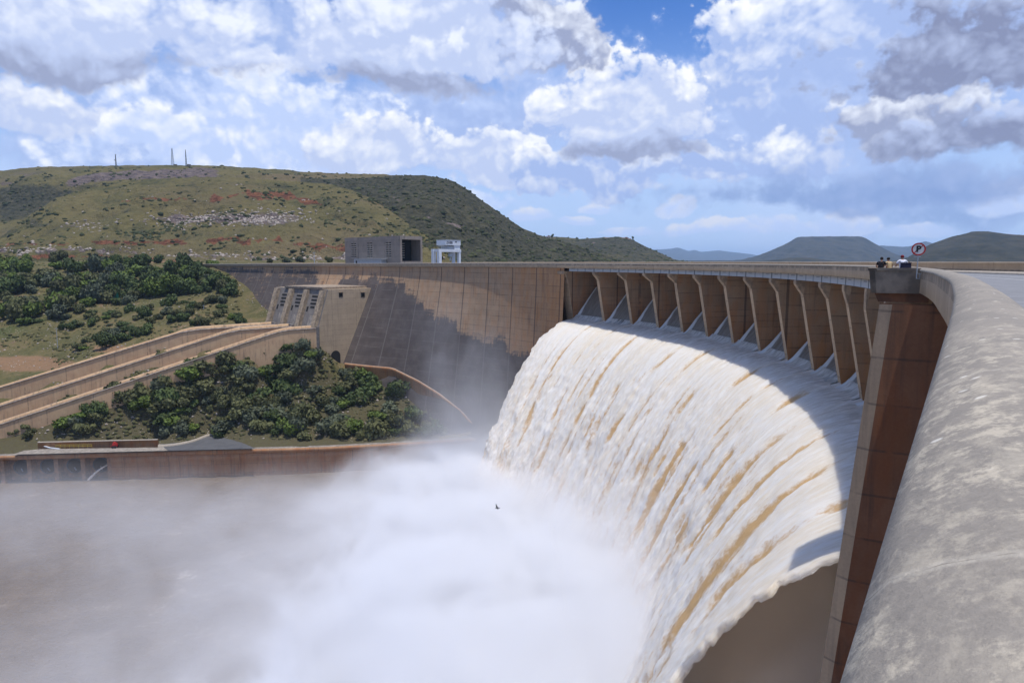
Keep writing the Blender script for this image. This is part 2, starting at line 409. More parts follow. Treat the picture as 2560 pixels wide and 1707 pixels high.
M['blockdark'] = concrete('block_grey_concrete', (0.24, 0.21, 0.18), (0.17, 0.15, 0.135), 0.8, 2.0, u_scale=1.6, joint=9.0)
M['chutewall'] = concrete('chute_wall_concrete', (0.56, 0.38, 0.22), (0.48, 0.31, 0.18), 0.5, 30.0, u_scale=0.7, joint=14.0)
M['chutetop'] = concrete('chute_top_concrete', (0.40, 0.33, 0.27), (0.33, 0.27, 0.22), 0.3, 30.0, joint=9.0)
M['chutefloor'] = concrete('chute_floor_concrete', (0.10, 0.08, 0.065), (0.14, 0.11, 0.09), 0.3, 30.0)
M['river'] = concrete('river_wall_concrete', (0.44, 0.25, 0.13), (0.37, 0.20, 0.11), 0.45, 3.0, orange=(0.40, 0.18, 0.08), joint=9.0)
M['yard'] = concrete('yard_concrete', (0.34, 0.30, 0.25), (0.28, 0.24, 0.20), 0.1, 90.0, joint=7.0)
M['tower'] = concrete('tower_concrete', (0.30, 0.25, 0.205), (0.25, 0.21, 0.175), 0.25, 2.2, joint=30.0)
M['lip'] = concrete('ogee_concrete', (0.07, 0.055, 0.045), (0.10, 0.08, 0.06), 0.5, 3.0)
def coping_fn(t):
    P = t.gpos(); s = t.sep(t.uv())
    c = t.mix(t.ss(0.3, 0.7, t.noise(P, 2.0, 5, 0.6)), (0.295, 0.262, 0.220), (0.238, 0.215, 0.186))
    # pale lichen and worn aggregate, drawn out across the coping
    q = t.vec(t.mul(s[0], 9.0), t.mul(s[1], 11.0), 0.0)
    l1 = t.ss(0.47, 0.60, t.add(t.mul(t.noise(q, 1.0, 8, 0.75), 0.8), t.mul(t.noise(P, 45, 4, 0.7), 0.2))); zone = t.ss(0.40, 0.60, t.noise(P, 1.7, 4, 0.6))
    near = t.ss(6.0, 0.8, s[0])
    l1 = t.mul(t.mul(l1, t.m('MAXIMUM', zone, t.mul(near, 0.55))), t.ss(6.0, 2.0, s[0]))
    l2 = t.mul(t.ss(0.52, 0.66, t.noise(t.vec(t.mul(s[0], 2.5), t.mul(s[1], 6.0), 3.0), 1.0, 6, 0.7)), 0.45)
    c = t.mix(t.m('MAXIMUM', t.mul(l1, 0.9), l2), c, (0.50, 0.44, 0.345))
    sp = t.voro(t.vec(t.mul(s[0], 7.0), t.mul(s[1], 7.0), 0.0), 1.0); c = t.mix(t.mul(t.ss(0.17, 0.10, t.add(sp, t.mul(t.noise(P, 25, 3), 0.08))), 0.75), c, (0.70, 0.66, 0.58))
    d1 = t.ss(0.66, 0.74, t.noise(t.vec(t.mul(s[0], 5), t.mul(s[1], 3), 4.0), 1.0, 6, 0.7)); c = t.mix(t.mul(d1, 0.5), c, (0.20, 0.18, 0.155))
    dot = t.voro(t.vec(t.mul(s[0], 2.2), t.mul(s[1], 3.0), 9.0), 1.0); c = t.mix(t.ss(0.07, 0.03, dot), c, (0.05, 0.04, 0.035))
    # casting joints across the coping every 2.4 m, filled with pale mortar
    jf = t.m('ABSOLUTE', t.sub(t.m('FRACT', t.mul(t.add(s[0], 100.7), 1 / 1.6)), 0.5))
    jn = t.add(jf, t.mad(t.noise(P, 9, 3), 0.012, -0.004)); jl = t.ss(0.014, 0.006, jn)
    c = t.mix(t.mul(jl, 0.35), c, (0.52, 0.47, 0.39)); c = t.mix(t.mul(t.ss(0.0035, 0.001, jn), 0.6), c, (0.10, 0.085, 0.07))
    g = t.noise(P, 60, 6, 0.7); g2 = t.noise(P, 9, 5, 0.6)
    k = t.lin(0.25, 0.75, g, 0.86, 1.12); c = t.vm('MULTIPLY', c, t.vec(k, k, k))
    return {'Base Color': c, 'Normal': t.bump(t.add(t.mul(g, 0.5), g2), 0.5, 0.015)}
M['coping'] = material('coping_concrete', coping_fn, 0.9, 0.2)
def beam_fn(t):
    s = t.sep(t.uv()); x = t.m('FRACT', s[0]); P = t.gpos()
    n = t.noise(P, 3.0, 5, 0.6)
    c = t.mix(n, (0.56, 0.52, 0.45), (0.68, 0.63, 0.55))
    rib = t.m('MAXIMUM', t.ss(0.03, 0.015, t.m('ABSOLUTE', t.sub(x, 0.36))), t.ss(0.03, 0.015, t.m('ABSOLUTE', t.sub(x, 0.66))))
    c = t.mix(t.mul(rib, 0.55), c, (0.2, 0.2, 0.19))
    jo = t.ss(0.02, 0.008, t.m('MINIMUM', x, t.sub(1.0, x))); c = t.mix(t.mul(jo, 0.85), c, (0.06, 0.055, 0.05))
    pa = t.mul(t.m('MAXIMUM', t.ss(0.08, 0.06, t.m('ABSOLUTE', t.sub(x, 0.17))), t.ss(0.08, 0.06, t.m('ABSOLUTE', t.sub(x, 0.85)))), t.ss(0.1, 0.05, t.m('ABSOLUTE', t.sub(s[1], 0.72))))
    c = t.mix(t.mul(pa, 0.6), c, (0.16, 0.15, 0.14))
    return c
M['beam'] = material('painted_steel_beam', beam_fn, 0.6, 0.4)
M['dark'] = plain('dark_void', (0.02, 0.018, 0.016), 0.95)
M['asphalt'] = plain('asphalt', (0.20, 0.20, 0.205), 0.85, 0.15, 1.2)
M['asphalt2'] = plain('worn_asphalt', (0.085, 0.085, 0.088), 0.9, 0.2, 0.3)
M['line'] = plain('road_paint', (0.62, 0.62, 0.60), 0.7, 0.15, 6)
M['kerb'] = plain('kerb_concrete', (0.38, 0.33, 0.27), 0.9, 0.15, 2)
M['white'] = plain('white_paint', (0.62, 0.64, 0.66), 0.5, 0.08, 1)
M['greysteel'] = plain('grey_steel', (0.36, 0.38, 0.40), 0.5, 0.12, 1)
M['darksteel'] = plain('dark_steel', (0.07, 0.07, 0.08), 0.5, 0.2, 1)
M['red'] = plain('red_paint', (0.42, 0.03, 0.025), 0.5, 0.1, 2)
M['black'] = plain('black_paint', (0.02, 0.02, 0.022), 0.5)
M['yellow'] = plain('yellow_paint', (0.50, 0.36, 0.06), 0.6, 0.1)
M['brick'] = plain('red_brick', (0.36, 0.12, 0.07), 0.9, 0.2, 3)
M['green'] = plain('green_tank_plastic', (0.03, 0.22, 0.15), 0.5)
M['trunk'] = plain('bark', (0.10, 0.075, 0.055), 0.95, 0.25, 4)
M['rock'] = plain('rock', (0.33, 0.28, 0.24), 0.95, 0.3, 0.4)
M['wallwhite'] = plain('house_wall', (0.62, 0.58, 0.52), 0.8, 0.1, 0.5)
M['roof'] = plain('roof_sheet', (0.20, 0.13, 0.11), 0.7, 0.1, 0.5)
M['glass'] = plain('window_glass', (0.03, 0.035, 0.04), 0.15, 0.1, 1, spec=0.6)
M['skin'] = plain('skin', (0.42, 0.24, 0.16), 0.6, 0.05)
def leaf(name, a, b, c3):
    def fn(t):
        r = t.rnd(); n = t.noise(t.pos(), 1.3, 3, 0.6)
        c = t.mix(t.ss(0.3, 0.7, n), a, b)
        c = t.mix(t.mul(t.attr('tip'), 0.55), c, c3)
        k = t.lin(0, 1, r, 0.75, 1.25)
        return {'Base Color': t.vm('MULTIPLY', c, t.vec(k, k, k))}
    return material(name, fn, 0.7, 0.2)
M['leaf_dark'] = leaf('dark_green_leaves', (0.042, 0.066, 0.022), (0.068, 0.098, 0.030), (0.10, 0.12, 0.036))
M['leaf_olive'] = leaf('olive_leaves', (0.075, 0.083, 0.034), (0.105, 0.108, 0.042), (0.12, 0.12, 0.05))
M['leaf_bright'] = leaf('bright_green_leaves', (0.075, 0.115, 0.022), (0.10, 0.14, 0.026), (0.14, 0.17, 0.035))
M['leaf_grey'] = leaf('grey_green_leaves', (0.072, 0.088, 0.052), (0.095, 0.11, 0.064), (0.12, 0.13, 0.08))

# ------------------------------------------------------------------ the dam
Z = lambda H: EYE - np.asarray(H, float)
def sweep(name, qs, prof, mats, parent, drop=True, smooth=True, uoff=0.0, closed=False, fm=None):
    """sweeps a list of (s, H) along the crest; uv = metres along, metres across"""
    prof = np.array(prof, float); n = len(prof)
    if closed: prof = np.vstack([prof, prof[:1]])
    V = np.empty((len(qs), len(prof), 3)); 
    dd = crest_drop(qs) if drop else np.zeros(len(qs))
    for j, (s_, H_) in enumerate(prof):
        xy = crest(qs, s_); V[:, j, :2] = xy; V[:, j, 2] = EYE - (H_ + dd)
    al = np.concatenate([[0], np.cumsum(np.hypot(*np.diff(prof, axis=0).T))])
    uv = np.stack(np.broadcast_arrays((qs - uoff)[:, None], al[None, :]), -1)
    nv = len(prof); Fa = grid_faces(len(qs), nv)
    fmat = None
    if fm is not None: fmat = np.tile(np.asarray(fm), len(qs) - 1)
    o = mesh_obj(name, V, Fa, mats, parent, smooth, fmat, uv.reshape(-1, 2))
    return o
dam = empty('concrete_dam', (float(crest(np.array(0.0))[0]), float(crest(np.array(0.0))[1]), 0))
tag(dam, 'long curved concrete dam with a pillared spillway pouring brown and white water', 'dam')
DAM_INV = Matrix.Translation(dam.location).inverted()
def damp(o):
    o.parent = dam; o.matrix_parent_inverse = DAM_INV; return o
def adopt(o, parent):
    o.parent = parent; o.matrix_parent_inverse = parent.matrix_world.inverted() if parent.type != 'EMPTY' else Matrix.Translation(parent.location).inverted(); return o
# right-hand wall (arch end and straight wing)
qs = np.concatenate([np.arange(Q_SP0, Q_END + 60, 1.0), np.arange(Q_END + 60, Q_END + 240, 1.6)])
bq = np.interp(qs, [Q_SP0, Q_SP0 + 25, Q_END, Q_END + 35, Q_END + 60], [0.05, 0.08, 0.13, 0.32, 0.62])
Hs = np.concatenate([[70, 1.7, 1.7], np.arange(1.72, 74, 1.2)]); nv = len(Hs)
V = np.empty((len(qs), nv, 3)); st = np.zeros((len(qs), nv)); ru = np.zeros((len(qs), nv)); UV = np.empty((len(qs), nv, 2))
def wall_s(q_b, H): h = np.maximum(H - 3.5, 0); return -0.4 + q_b * h * h / (h + 3) * 0.86
for j, H in enumerate(Hs):
    s_ = np.full(len(qs), -22.0) if j < 2 else (np.full(len(qs), -0.4) if j == 2 else wall_s(bq, H))
    V[:, j, :2] = np.array([crest(np.array(q), ss_) for q, ss_ in zip(qs, s_)]); V[:, j, 2] = EYE - H - (crest_drop(qs) if j and H < 4 else 0)
    UV[:, j, 0] = qs; UV[:, j, 1] = H + (0 if j > 1 else 200)
    # algae: its upper limit along the wall, in steps like the monoliths and lifts
    qq = np.floor(qs / 6.0) * 6.0
    lim = np.interp(qq, [Q_SP0, Q_SP0 + 10, Q_SP0 + 25, Q_END - 8, Q_END + 4, Q_END + 16, Q_END + 30, Q_END + 42, Q_END + 76, Q_END + 80, Q_END + 90, Q_END + 94, Q_END + 240],
                    [34, 32, 28, 26, 23, 19, 13, 6.5, 6.0, 13, 13, 3.0, 2.2])
    lim = lim + 2.5 * fbm(qq * 0.31, 1.7, oct=2)
    st[:, j] = sstep(-7, 6, H - lim) * np.where(qs > Q_END + 92, 0.72, 0.95) * (1 - 0.25 * sstep(45, 60, H))
    ru[:, j] = 0.75 * np.exp(-((qs - Q_SP0) / 16.0) ** 2) + 0.3 * np.exp(-((qs - Q_SP0 - 22) / 9) ** 2)
damp(mesh_obj('dam_wall', V, grid_faces(len(qs), nv), M['dam'], None, True, None, UV.reshape(-1, 2), {'stain': st, 'rust': ru}))
# spillway body under the water
ts = np.arange(-29.5, 32.6, 0.5)
prof = [(-16, 73), (-16, 9), (-10, 7.4), (-8, 8.0), (-6, 10.6), (-4, 13.2), (-2, 15.8), (-0.8, 17.4), (0.2, 18.2), (-0.6, 20), (-2.0, 74)]
V = np.empty((len(ts), len(prof), 3)); UV = np.empty((len(ts), len(prof), 2))
for j, (s_, H_) in enumerate(prof):
    V[:, j, :2] = polar(ts, rtoe(ts) - s_); V[:, j, 2] = EYE - H_; UV[:, j, 0] = q_of_t(1) * ts; UV[:, j, 1] = H_
damp(mesh_obj('spillway_crest', V, grid_faces(len(ts), len(prof)), M['lip'], None, False, None, UV.reshape(-1, 2)))
# wall below the near crest
qn = np.arange(q_of_t(-60), q_of_t(-29.6), 1.0)
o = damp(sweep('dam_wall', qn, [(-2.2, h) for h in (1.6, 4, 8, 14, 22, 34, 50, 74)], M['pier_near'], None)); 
# deck, parapets, coping
qa = np.concatenate([np.arange(Q_CAM - 40, Q_CAM - 3, 1.0), np.arange(Q_CAM - 3, Q_CAM + 14, 0.2), np.arange(Q_CAM + 14, Q_END + 240, 1.0)])
damp(sweep('parapet_wall', qa, [(-0.02, 0.50), (0.0, 0.62), (0.0, 1.75), (-2.6, 1.95), (-2.6, 1.6)], M['fascia'], None, smooth=False, uoff=Q_CAM))
damp(sweep('parapet_wall', qa, [(-0.42, 1.5), (-0.42, 0.50)], M['fascia'], None, smooth=False, uoff=Q_CAM))
cop = [(-0.06, 0.545), (0.055, 0.55), (0.085, 0.52), (0.09, 0.475), (0.06, 0.43), (0.0, 0.388), (-0.07, 0.352), (-0.15, 0.334), (-0.23, 0.33), (-0.31, 0.340), (-0.38, 0.36), (-0.44, 0.395), (-0.475, 0.44), (-0.48, 0.50), (-0.45, 0.545), (-0.36, 0.548)]
co = damp(sweep('coping', qa, cop, M['coping'], None, uoff=Q_CAM))
W_UP = 22.0
qb = np.concatenate([np.arange(Q_CAM - 40, Q_END + 240, 1.5)])
damp(sweep('upstream_parapet', qb, [(-W_UP, 1.42), (-W_UP, 0.22), (-W_UP + 0.06, 0.2), (-W_UP + 0.06, 0.05), (-W_UP - 0.1, 0.0), (-W_UP - 0.4, 0.0), (-W_UP - 0.5, 0.05), (-W_UP - 0.5, 0.2), (-W_UP - 0.45, 0.22), (-W_UP - 0.45, 12)], M['fascia'], None, smooth=False))
damp(sweep('kerb', qb, [(-W_UP + 3.6, 1.47), (-W_UP + 3.58, 1.22), (-W_UP + 3.3, 1.20), (-W_UP + 0.02, 1.20)], M['kerb'], None, smooth=False))
damp(sweep('kerb', qb, [(-0.43, 1.30), (-1.5, 1.30), (-1.75, 1.32), (-1.78, 1.47)], M['kerb'], None, smooth=False))
road = kind(sweep('road', qb, [(-1.7, 1.46), (-W_UP + 3.7, 1.46)], M['asphalt'], None, smooth=False), 'structure', 'grey asphalt road along the dam crest')
for s_ in (-9.6, -13.2): kind(sweep('road_line', qb, [(s_, 1.452), (s_ - 0.14, 1.452)], M['line'], None, smooth=False), 'structure', 'thin white line painted on the crest road')
# slab under the deck so the crest is solid from every side
damp(sweep('deck_slab', qb, [(-2.6, 1.95), (-2.6, 2.6), (-W_UP, 2.6), (-W_UP, 1.5)], M['pier'], None, smooth=False))
# piers
T_P = [27.3 - 3.95 * k for k in range(14)]
def pier_mesh(t0, half=0.6):
    tg = np.array((-math.sin(rad(t0)), math.cos(rad(t0)))); n = nrm(t0); rt = float(rtoe(t0))
    rows = [(2.72, 2.0, -12), (5.0, 2.3, -12)] + [(h, 2.3 * (17 - h) / 12.0, -12) for h in (7, 9, 11, 13, 15, 17)] + [(19.5, -0.3, -12)]
    V = []; UVl = []; R = []
    for H, sf, sb in rows:
        for (r, w) in ((rt - sf, -half), (rt - sf, half), (rt - sb, half), (rt - sb, -half)):
            xy = CC + n * r + tg * w; V.append((xy[0], xy[1], EYE - H)); UVl.append((r + t0 * 7.3, H))
            R.append(np.clip((H - 7.5) / 9.0, 0, 1) * 0.85 + 0.05)
    V = np.array(V).reshape(len(rows), 4, 3)
    Fs = []; fm = []
    for i in range(len(rows) - 1):
        for j in range(4):
            a = i * 4 + j; b = i * 4 + (j + 1) % 4
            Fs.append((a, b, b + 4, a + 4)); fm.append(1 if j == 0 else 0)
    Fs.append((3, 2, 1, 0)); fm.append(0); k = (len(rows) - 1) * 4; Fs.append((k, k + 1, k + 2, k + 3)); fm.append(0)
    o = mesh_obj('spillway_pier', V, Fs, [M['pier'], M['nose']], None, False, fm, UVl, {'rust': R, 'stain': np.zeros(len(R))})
    bm = bmesh.new(); bm.from_mesh(o.data); bmesh.ops.recalc_face_normals(bm, faces=bm.faces); bm.to_mesh(o.data); bm.free()
    # corbel carrying the bridge
    tip = rt - (float(rfas(t0)) + 0.1); b = MB(); h2 = half - 0.03
    P = [(1.9, 2.75), (tip, 2.75), (tip, 3.35), (2.33, 4.98), (1.9, 4.98)]
    A = [np.append(CC + n * (rt - s_) + tg * -h2, EYE - H) for s_, H in P]; B = [np.append(CC + n * (rt - s_) + tg * h2, EYE - H) for s_, H in P]
    b.prism(None, A, B); c = b.build('corbel', M['nose']); c.parent = o
    return o
for t0 in T_P[:13]: damp(pier_mesh(t0))
# end abutment of the spillway, thick and rust coloured
damp(pier_mesh(32.9, 1.7))
# bridge beams, one per bay
edges = [31.6] + T_P
for k in range(len(edges) - 1):
    a, b_ = edges[k] - 0.02, edges[k + 1] + 0.02
    tt = np.linspace(a, b_, 7); V = []; UVl = []
    for i, t in enumerate(tt):
        for (dr, H, v) in ((0.35, 2.72, 0.0), (0.35, 1.78, 1.0), (0.95, 1.78, 0.9), (0.95, 2.72, 0.9)):
            xy = polar(t, rfas(t) + dr); V.append((xy[0], xy[1], EYE - H)); UVl.append((i / 6.0, v))
    Fa = grid_faces(7, 4); Fb = np.array([(i * 4 + 3, i * 4, i * 4 + 4, i * 4 + 7) for i in range(6)])
    o = mesh_obj('bridge_beam', V, np.vstack([Fa, Fb]), M['beam'], None, False, None, UVl); damp(o)
# the tall wall pier at the near end of the spillway
t0 = -29.0; tg = np.array((-math.sin(rad(t0)), math.cos(rad(t0)))); n = nrm(t0)
V = []; UVl = []; rows = [2.3, 4, 7, 10, 14, 18, 23, 28, 34, 42, 52, 74]
for H in rows:
    rn = 162.9 - 0.085 * (H - 2.3)
    for (r, w) in ((rn + 0.62, -0.8), (rn, -0.45), (rn, 0.8), (170, 0.8), (170, -0.8)):
        xy = CC + n * r + tg * w; V.append((xy[0], xy[1], EYE - H)); UVl.append((r, H))
Fs = []; fm = []
for i in range(len(rows) - 1):
    for j in range(5):
        a = i * 5 + j; b_ = i * 5 + (j + 1) % 5; Fs.append((a, b_, b_ + 5, a + 5)); fm.append(1 if j in (0, 1) else 0)
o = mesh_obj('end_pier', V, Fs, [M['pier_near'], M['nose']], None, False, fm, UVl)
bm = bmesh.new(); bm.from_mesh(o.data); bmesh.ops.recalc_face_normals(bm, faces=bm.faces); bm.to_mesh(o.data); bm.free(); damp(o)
# balcony over the end pier
def local(t, s_, w, H):   # s downstream of the fascia, w metres along the crest
    n_ = nrm(t); tg_ = np.array((-n_[1], n_[0])); xy = CC + n_ * (float(rfas(t)) - s_) + tg_ * w; return np.array((xy[0], xy[1], EYE - H))
TB = -28.3; BL = 4.4; BS = 2.6
b = MB()
def ring(H, k, th):   # outer outline of the balcony at depth H
    return [local(TB, 0.0, k, H), local(TB, BS - k, k, H), local(TB, BS - k, BL - k, H), local(TB, 0.0, BL - k, H)]
def ucup(H0, H1, k0, k1, th, mbx, m=0):
    for (i0, i1, d0, d1) in ((0, 1, None, None), (1, 2, None, None), (2, 3, None, None)):
        a0, b0 = ring(H1, k1, 0)[i0], ring(H1, k1, 0)[i1]; a1, b1 = ring(H0, k0, 0)[i0], ring(H0, k0, 0)[i1]
        cen = sum(ring(H0, k0, 0)) / 4
        def inn(p, q):
            e = (q - p); e = e / np.linalg.norm(e); nn = np.array((-e[1], e[0], 0)); nn = nn if np.dot(cen - p, nn) > 0 else -nn
            return nn * th
        w0 = inn(a1, b1)
        mbx.hexa([a0, b0, b0 + w0, a0 + w0, a1, b1, b1 + w0, a1 + w0], m)
ucup(0.50, 1.80, 0.0, 0.14, 0.3, b)
fl = ring(1.45, 0.1, 0); fl2 = ring(1.79, 0.16, 0); b.hexa([*fl2, *fl])
damp(b.build('balcony_wall', M['fascia']))
b = MB(); ucup(0.345, 0.50, -0.08, -0.06, 0.46, b); o = b.build('balcony_coping', M['fascia']); damp(o)
b = MB(); b.hexa([local(TB, -0.5, 0.5, 2.32), local(TB, BS - 0.55, 0.5, 2.32), local(TB, BS - 0.55, BL - 0.6, 2.32), local(TB, -0.5, BL - 0.6, 2.32)] + [local(TB, -0.5, 0.4, 1.81), local(TB, BS - 0.35, 0.4, 1.81), local(TB, BS - 0.35, BL - 0.5, 1.81), local(TB, -0.5, BL - 0.5, 1.81)])
damp(b.build('balcony_corbel', M['pier_near']))

# ------------------------------------------------------------------ water over the spillway
def water_fn(t):
    uv = t.uv(); s = t.sep(uv); P = t.gpos()
    sk = t.attr('streak'); sl = t.attr('sleek'); age = t.attr('age')
    n = t.noise(t.vec(t.mul(s[0], 1.7), t.mul(s[1], 0.42), 0.0), 1.0, 8, 0.68)
    nf = t.noise(t.vec(t.mul(s[0], 5.0), t.mul(s[1], 2.4), 3.0), 1.0, 5, 0.65)
    nb = t.noise(t.vec(t.mul(s[0], 0.28), t.mul(s[1], 0.045), 7.0), 1.0, 4, 0.6)
    c = t.mix(t.ss(0.40, 0.64, t.add(t.mul(n, 0.6), t.mul(nb, 0.4))), (0.95, 0.905, 0.83), (0.88, 0.765, 0.60))
    np_ = t.noise(t.vec(t.mul(s[0], 2.0), t.mul(s[1], 0.9), 11.0), 1.0, 7, 0.75)
    f = t.mul(t.ss(0.16, 0.85, t.add(sk, t.add(t.mad(nf, 0.5, -0.25), t.mad(np_, 2.2, -1.15)))), t.ss(0.02, 0.2, sk))
    c = t.mix(t.mul(f, 0.95), c, t.mix(nf, (0.74, 0.50, 0.25), (0.56, 0.31, 0.10)))
    c = t.mix(t.mul(sl, t.ss(0.35, 0.62, n)), c, (0.50, 0.46, 0.39))
    h = t.add(t.mul(n, 1.0), t.mul(nf, 0.35))
    return {'Base Color': c, 'Normal': t.bump(h, 0.16, 0.3)}
M['falls'] = material('white_water', water_fn, 0.75, 0.15)
def add_translucency(mt, f, col):
    t = NT(mt.node_tree); out = [n for n in t.n if n.type == 'OUTPUT_MATERIAL'][0]; bs = [n for n in t.n if n.type == 'BSDF_PRINCIPLED'][0]
    tr = t.node('ShaderNodeBsdfTranslucent'); t.put(tr.inputs[0], col); mx = t.node('ShaderNodeMixShader'); mx.inputs[0].default_value = f
    t.l.new(bs.outputs[0], mx.inputs[1]); t.l.new(tr.outputs[0], mx.inputs[2]); t.l.new(mx.outputs[0], out.inputs[0])
_b = [n for n in M['falls'].node_tree.nodes if n.type == 'BSDF_PRINCIPLED'][0]; _b.subsurface_method = 'BURLEY'
_b.inputs['Subsurface Weight'].default_value = 0.85; _b.inputs['Subsurface Radius'].default_value = (1.0, 0.95, 0.9); _b.inputs['Subsurface Scale'].default_value = 1.6
add_translucency(M['falls'], 0.28, (0.85, 0.70, 0.55))
def chute_fn(t):
    s = t.sep(t.uv()); n = t.noise(t.vec(t.mul(s[0], 2.2), t.mul(s[1], 0.30), 0.0), 1.0, 7, 0.68)
    ed = t.attr('foam')
    c = t.mix(t.ss(0.40, 0.72, n), (0.20, 0.165, 0.125), (0.30, 0.265, 0.22))
    f = t.ss(0.45, 0.75, t.add(ed, t.mad(n, 0.7, -0.30)))
    c = t.mix(f, c, (0.68, 0.65, 0.60))
    return {'Base Color': c, 'Roughness': t.lin(0, 1, f, 0.28, 0.8), 'Normal': t.bump(n, 0.5, 0.25)}
M['chute'] = material('sliding_water', chute_fn, 0.3, 0.4)
def Hs_(s, k):
    w = 0.45
    return 17.0 - 1.25 * w * np.log1p(np.exp(np.clip(-s / w, -40, 40))) + k * np.maximum(s, 0) ** 2
def nappe():
    T0, T1 = -28.05, 32.25
    nt = 900; tt = np.linspace(T0, T1, nt)
    ds = np.array([-0.9 + 0.25 * i for i in range(8)]); s_ = list(ds); a = ds[-1]
    while a < 38:
        a += 0.26 / math.sqrt(1 + (2 * 0.046 * a) ** 2); s_.append(a)
    s_ = np.array(s_); ns = len(s_)
    T, Sx = np.meshgrid(tt, s_, indexing='ij'); K = np.interp(T, [-28, 0, 32], [0.058, 0.048, 0.039])
    x = np.radians(T) * 163.0
    # ragged far side
    H = Hs_(Sx, K); dH = np.where(Sx > 0, 2 * K * Sx, 0) + 1.25 / (1 + np.exp(np.clip(Sx / 0.45, -40, 40)))
    al = np.cumsum(np.concatenate([[0], np.diff(s_)])[None, :] * np.sqrt(1 + dH ** 2), axis=1)
    grow = sstep(0, 60, al)
    A1 = fbm(x * 0.10, al * 0.016, oct=3) * (0.15 + 1.2 * grow)
    A2 = fbm(x * 0.75, al * 0.035, 5.0, oct=3) * (0.10 + 0.42 * grow) + billow(x * 0.26, al * 0.07, 2.0, oct=3, gain=0.5) * 0.55 * sstep(12, 55, al)
    A3 = billow(x * 0.9, al * 0.34, 4.0, oct=3, gain=0.55) * (0.02 + 0.10 * sstep(3, 26, al))
    A4 = fbm(x * 3.5, al * 2.0, 2.0, oct=2) * (0.01 + 0.025 * sstep(4, 26, al))
    disp = A1 + A2 + A3 + A4
    streak = np.zeros_like(x); sleek = sstep(9, 2, al)
    rs = np.random.default_rng(3)
    for k, tk in enumerate(T_P):
        for (off, wd, amp) in ((rs.uniform(-0.4, 0.4), rs.uniform(0.55, 0.95), 1.0), (rs.uniform(2.5, 5), rs.uniform(0.3, 0.6), 0.75), (rs.uniform(5, 7), rs.uniform(0.25, 0.5), 0.6), (rs.uniform(7, 10), rs.uniform(0.3, 0.7), 0.7)):
            near = np.interp(tk, [-25, 30], [1.7, 0.8])
            xc = np.radians(tk) * 163 + off + 1.5 * fbm(al * 0.03, tk * 3.1, oct=2) * sstep(4, 50, al)
            w = 1.5 * wd * near * (0.5 + 0.5 * sstep(3, 40, al)) * (1 + 0.8 * fbm(al * 0.25, tk, oct=3)).clip(0.25, 2)
            patch = sstep(-0.35, 0.5, fbm(al * 0.09 + tk, off * 3.3 + x * 0.15, oct=3) + 0.32 * amp - 0.22)
            fade = sstep(2.5, 8, al) * (1 - 0.7 * sstep(30, 64, al)) if amp == 1.0 else sstep(9, 20, al) * (1 - sstep(55, 75, al))
            gch = np.exp(-((x - xc) / w) ** 2) * patch * fade * amp
            streak = np.maximum(streak, gch); 
            disp = disp - gch * 0.35
            disp = disp + (np.exp(-((x - xc - 1.6) / 0.9) ** 2) * 0.22 * sstep(1, 6, al) if amp == 1.0 else 0)
    # pale brown bands low on the far side, where the sheet thins
    band = sstep(0.1, 0.55, fbm(x * 0.22, al * 0.03, 9.0, oct=3)) * sstep(14, 40, al) * 0.42 * sstep(-5, 20, T)
    streak = np.maximum(streak, band)
    # wakes of the piers on the sleek part
    for tk in T_P:
        d = np.abs(x - np.radians(tk) * 163 + 0.0)
        disp = disp + 0.22 * np.exp(-(d / 0.45) ** 2) * sstep(0.2, 1.5, al) * sstep(12, 3, al) - 0.10 * np.exp(-((d - 1.3) / 0.6) ** 2) * sstep(12, 3, al)
        sleek = np.minimum(sleek, 1 - 0.8 * np.exp(-(d / 0.5) ** 2))
    # rag the two free edges of the sheet
    e0 = sstep(0, 2.2, np.abs(x - x[0:1, :])); e1 = sstep(0, 2.5, np.abs(x - x[-1:, :]))
    nn = np.sqrt(1 + dH ** 2)
    Nr, Nz = dH / nn, 1 / nn
    t_off = np.degrees((0.9 * billow(al * 0.25, T * 0, 1.0, oct=3) * (1 - e1) - (0.9 * fbm(al * 0.45, T * 0, 6.0, oct=6, gain=0.72) + 0.8 * fbm(al * 0.09, T * 0, 1.0, oct=2)) * (1 - e0)) * sstep(1, 12, al) / 163.0)
    r = rtoe(T) - Sx - Nr * disp
    nv_ = nrm(T + t_off); Vx = CC[0] + nv_[..., 0] * r; Vy = CC[1] + nv_[..., 1] * r; Vz = EYE - H + Nz * disp
    V = np.stack([Vx, Vy, Vz], -1)
    nr = 16; q = np.arange(nr, 0, -1) / nr * 2.2                    # 0 .. 2.2 rad round the edge
    Nv = np.stack([-np.cos(np.radians(T[0])) * Nr[0], -np.sin(np.radians(T[0])) * Nr[0], Nz[0]], -1); Tg = np.array((math.sin(rad(T0)), -math.cos(rad(T0)), 0.0))
    th = (0.25 + 1.1 * grow[0]) * 0.8
    rim = []
    for a_ in q:
        lump = 0.95 + 0.22 * fbm(al[0] * 1.1, a_ * 1.5 + al[0] * 0, 3.0, oct=5, gain=0.75) + 0.10 * billow(al[0] * 3.1, a_ * 4.0 + al[0] * 0, 1.0, oct=3)
        rim.append(V[0] + Tg * (np.sin(a_) * th * lump)[:, None] - Nv * ((1 - np.cos(a_)) * th * lump)[:, None])
    pad = lambda g, v=None: np.concatenate([np.repeat(g[:1] if v is None else np.full_like(g[:1], v), nr, 0), g], 0)
    V = np.concatenate([np.array(rim), V], 0); xr = x[:1] - (q * th.mean())[:, None]; x = np.concatenate([np.repeat(xr, 1, 0) + 0 * x[:1], x], 0); al = pad(al); streak = pad(streak, 0.0); sleek = pad(sleek); grow = pad(grow); nt += nr
    uv = np.stack([x, al], -1).reshape(-1, 2)
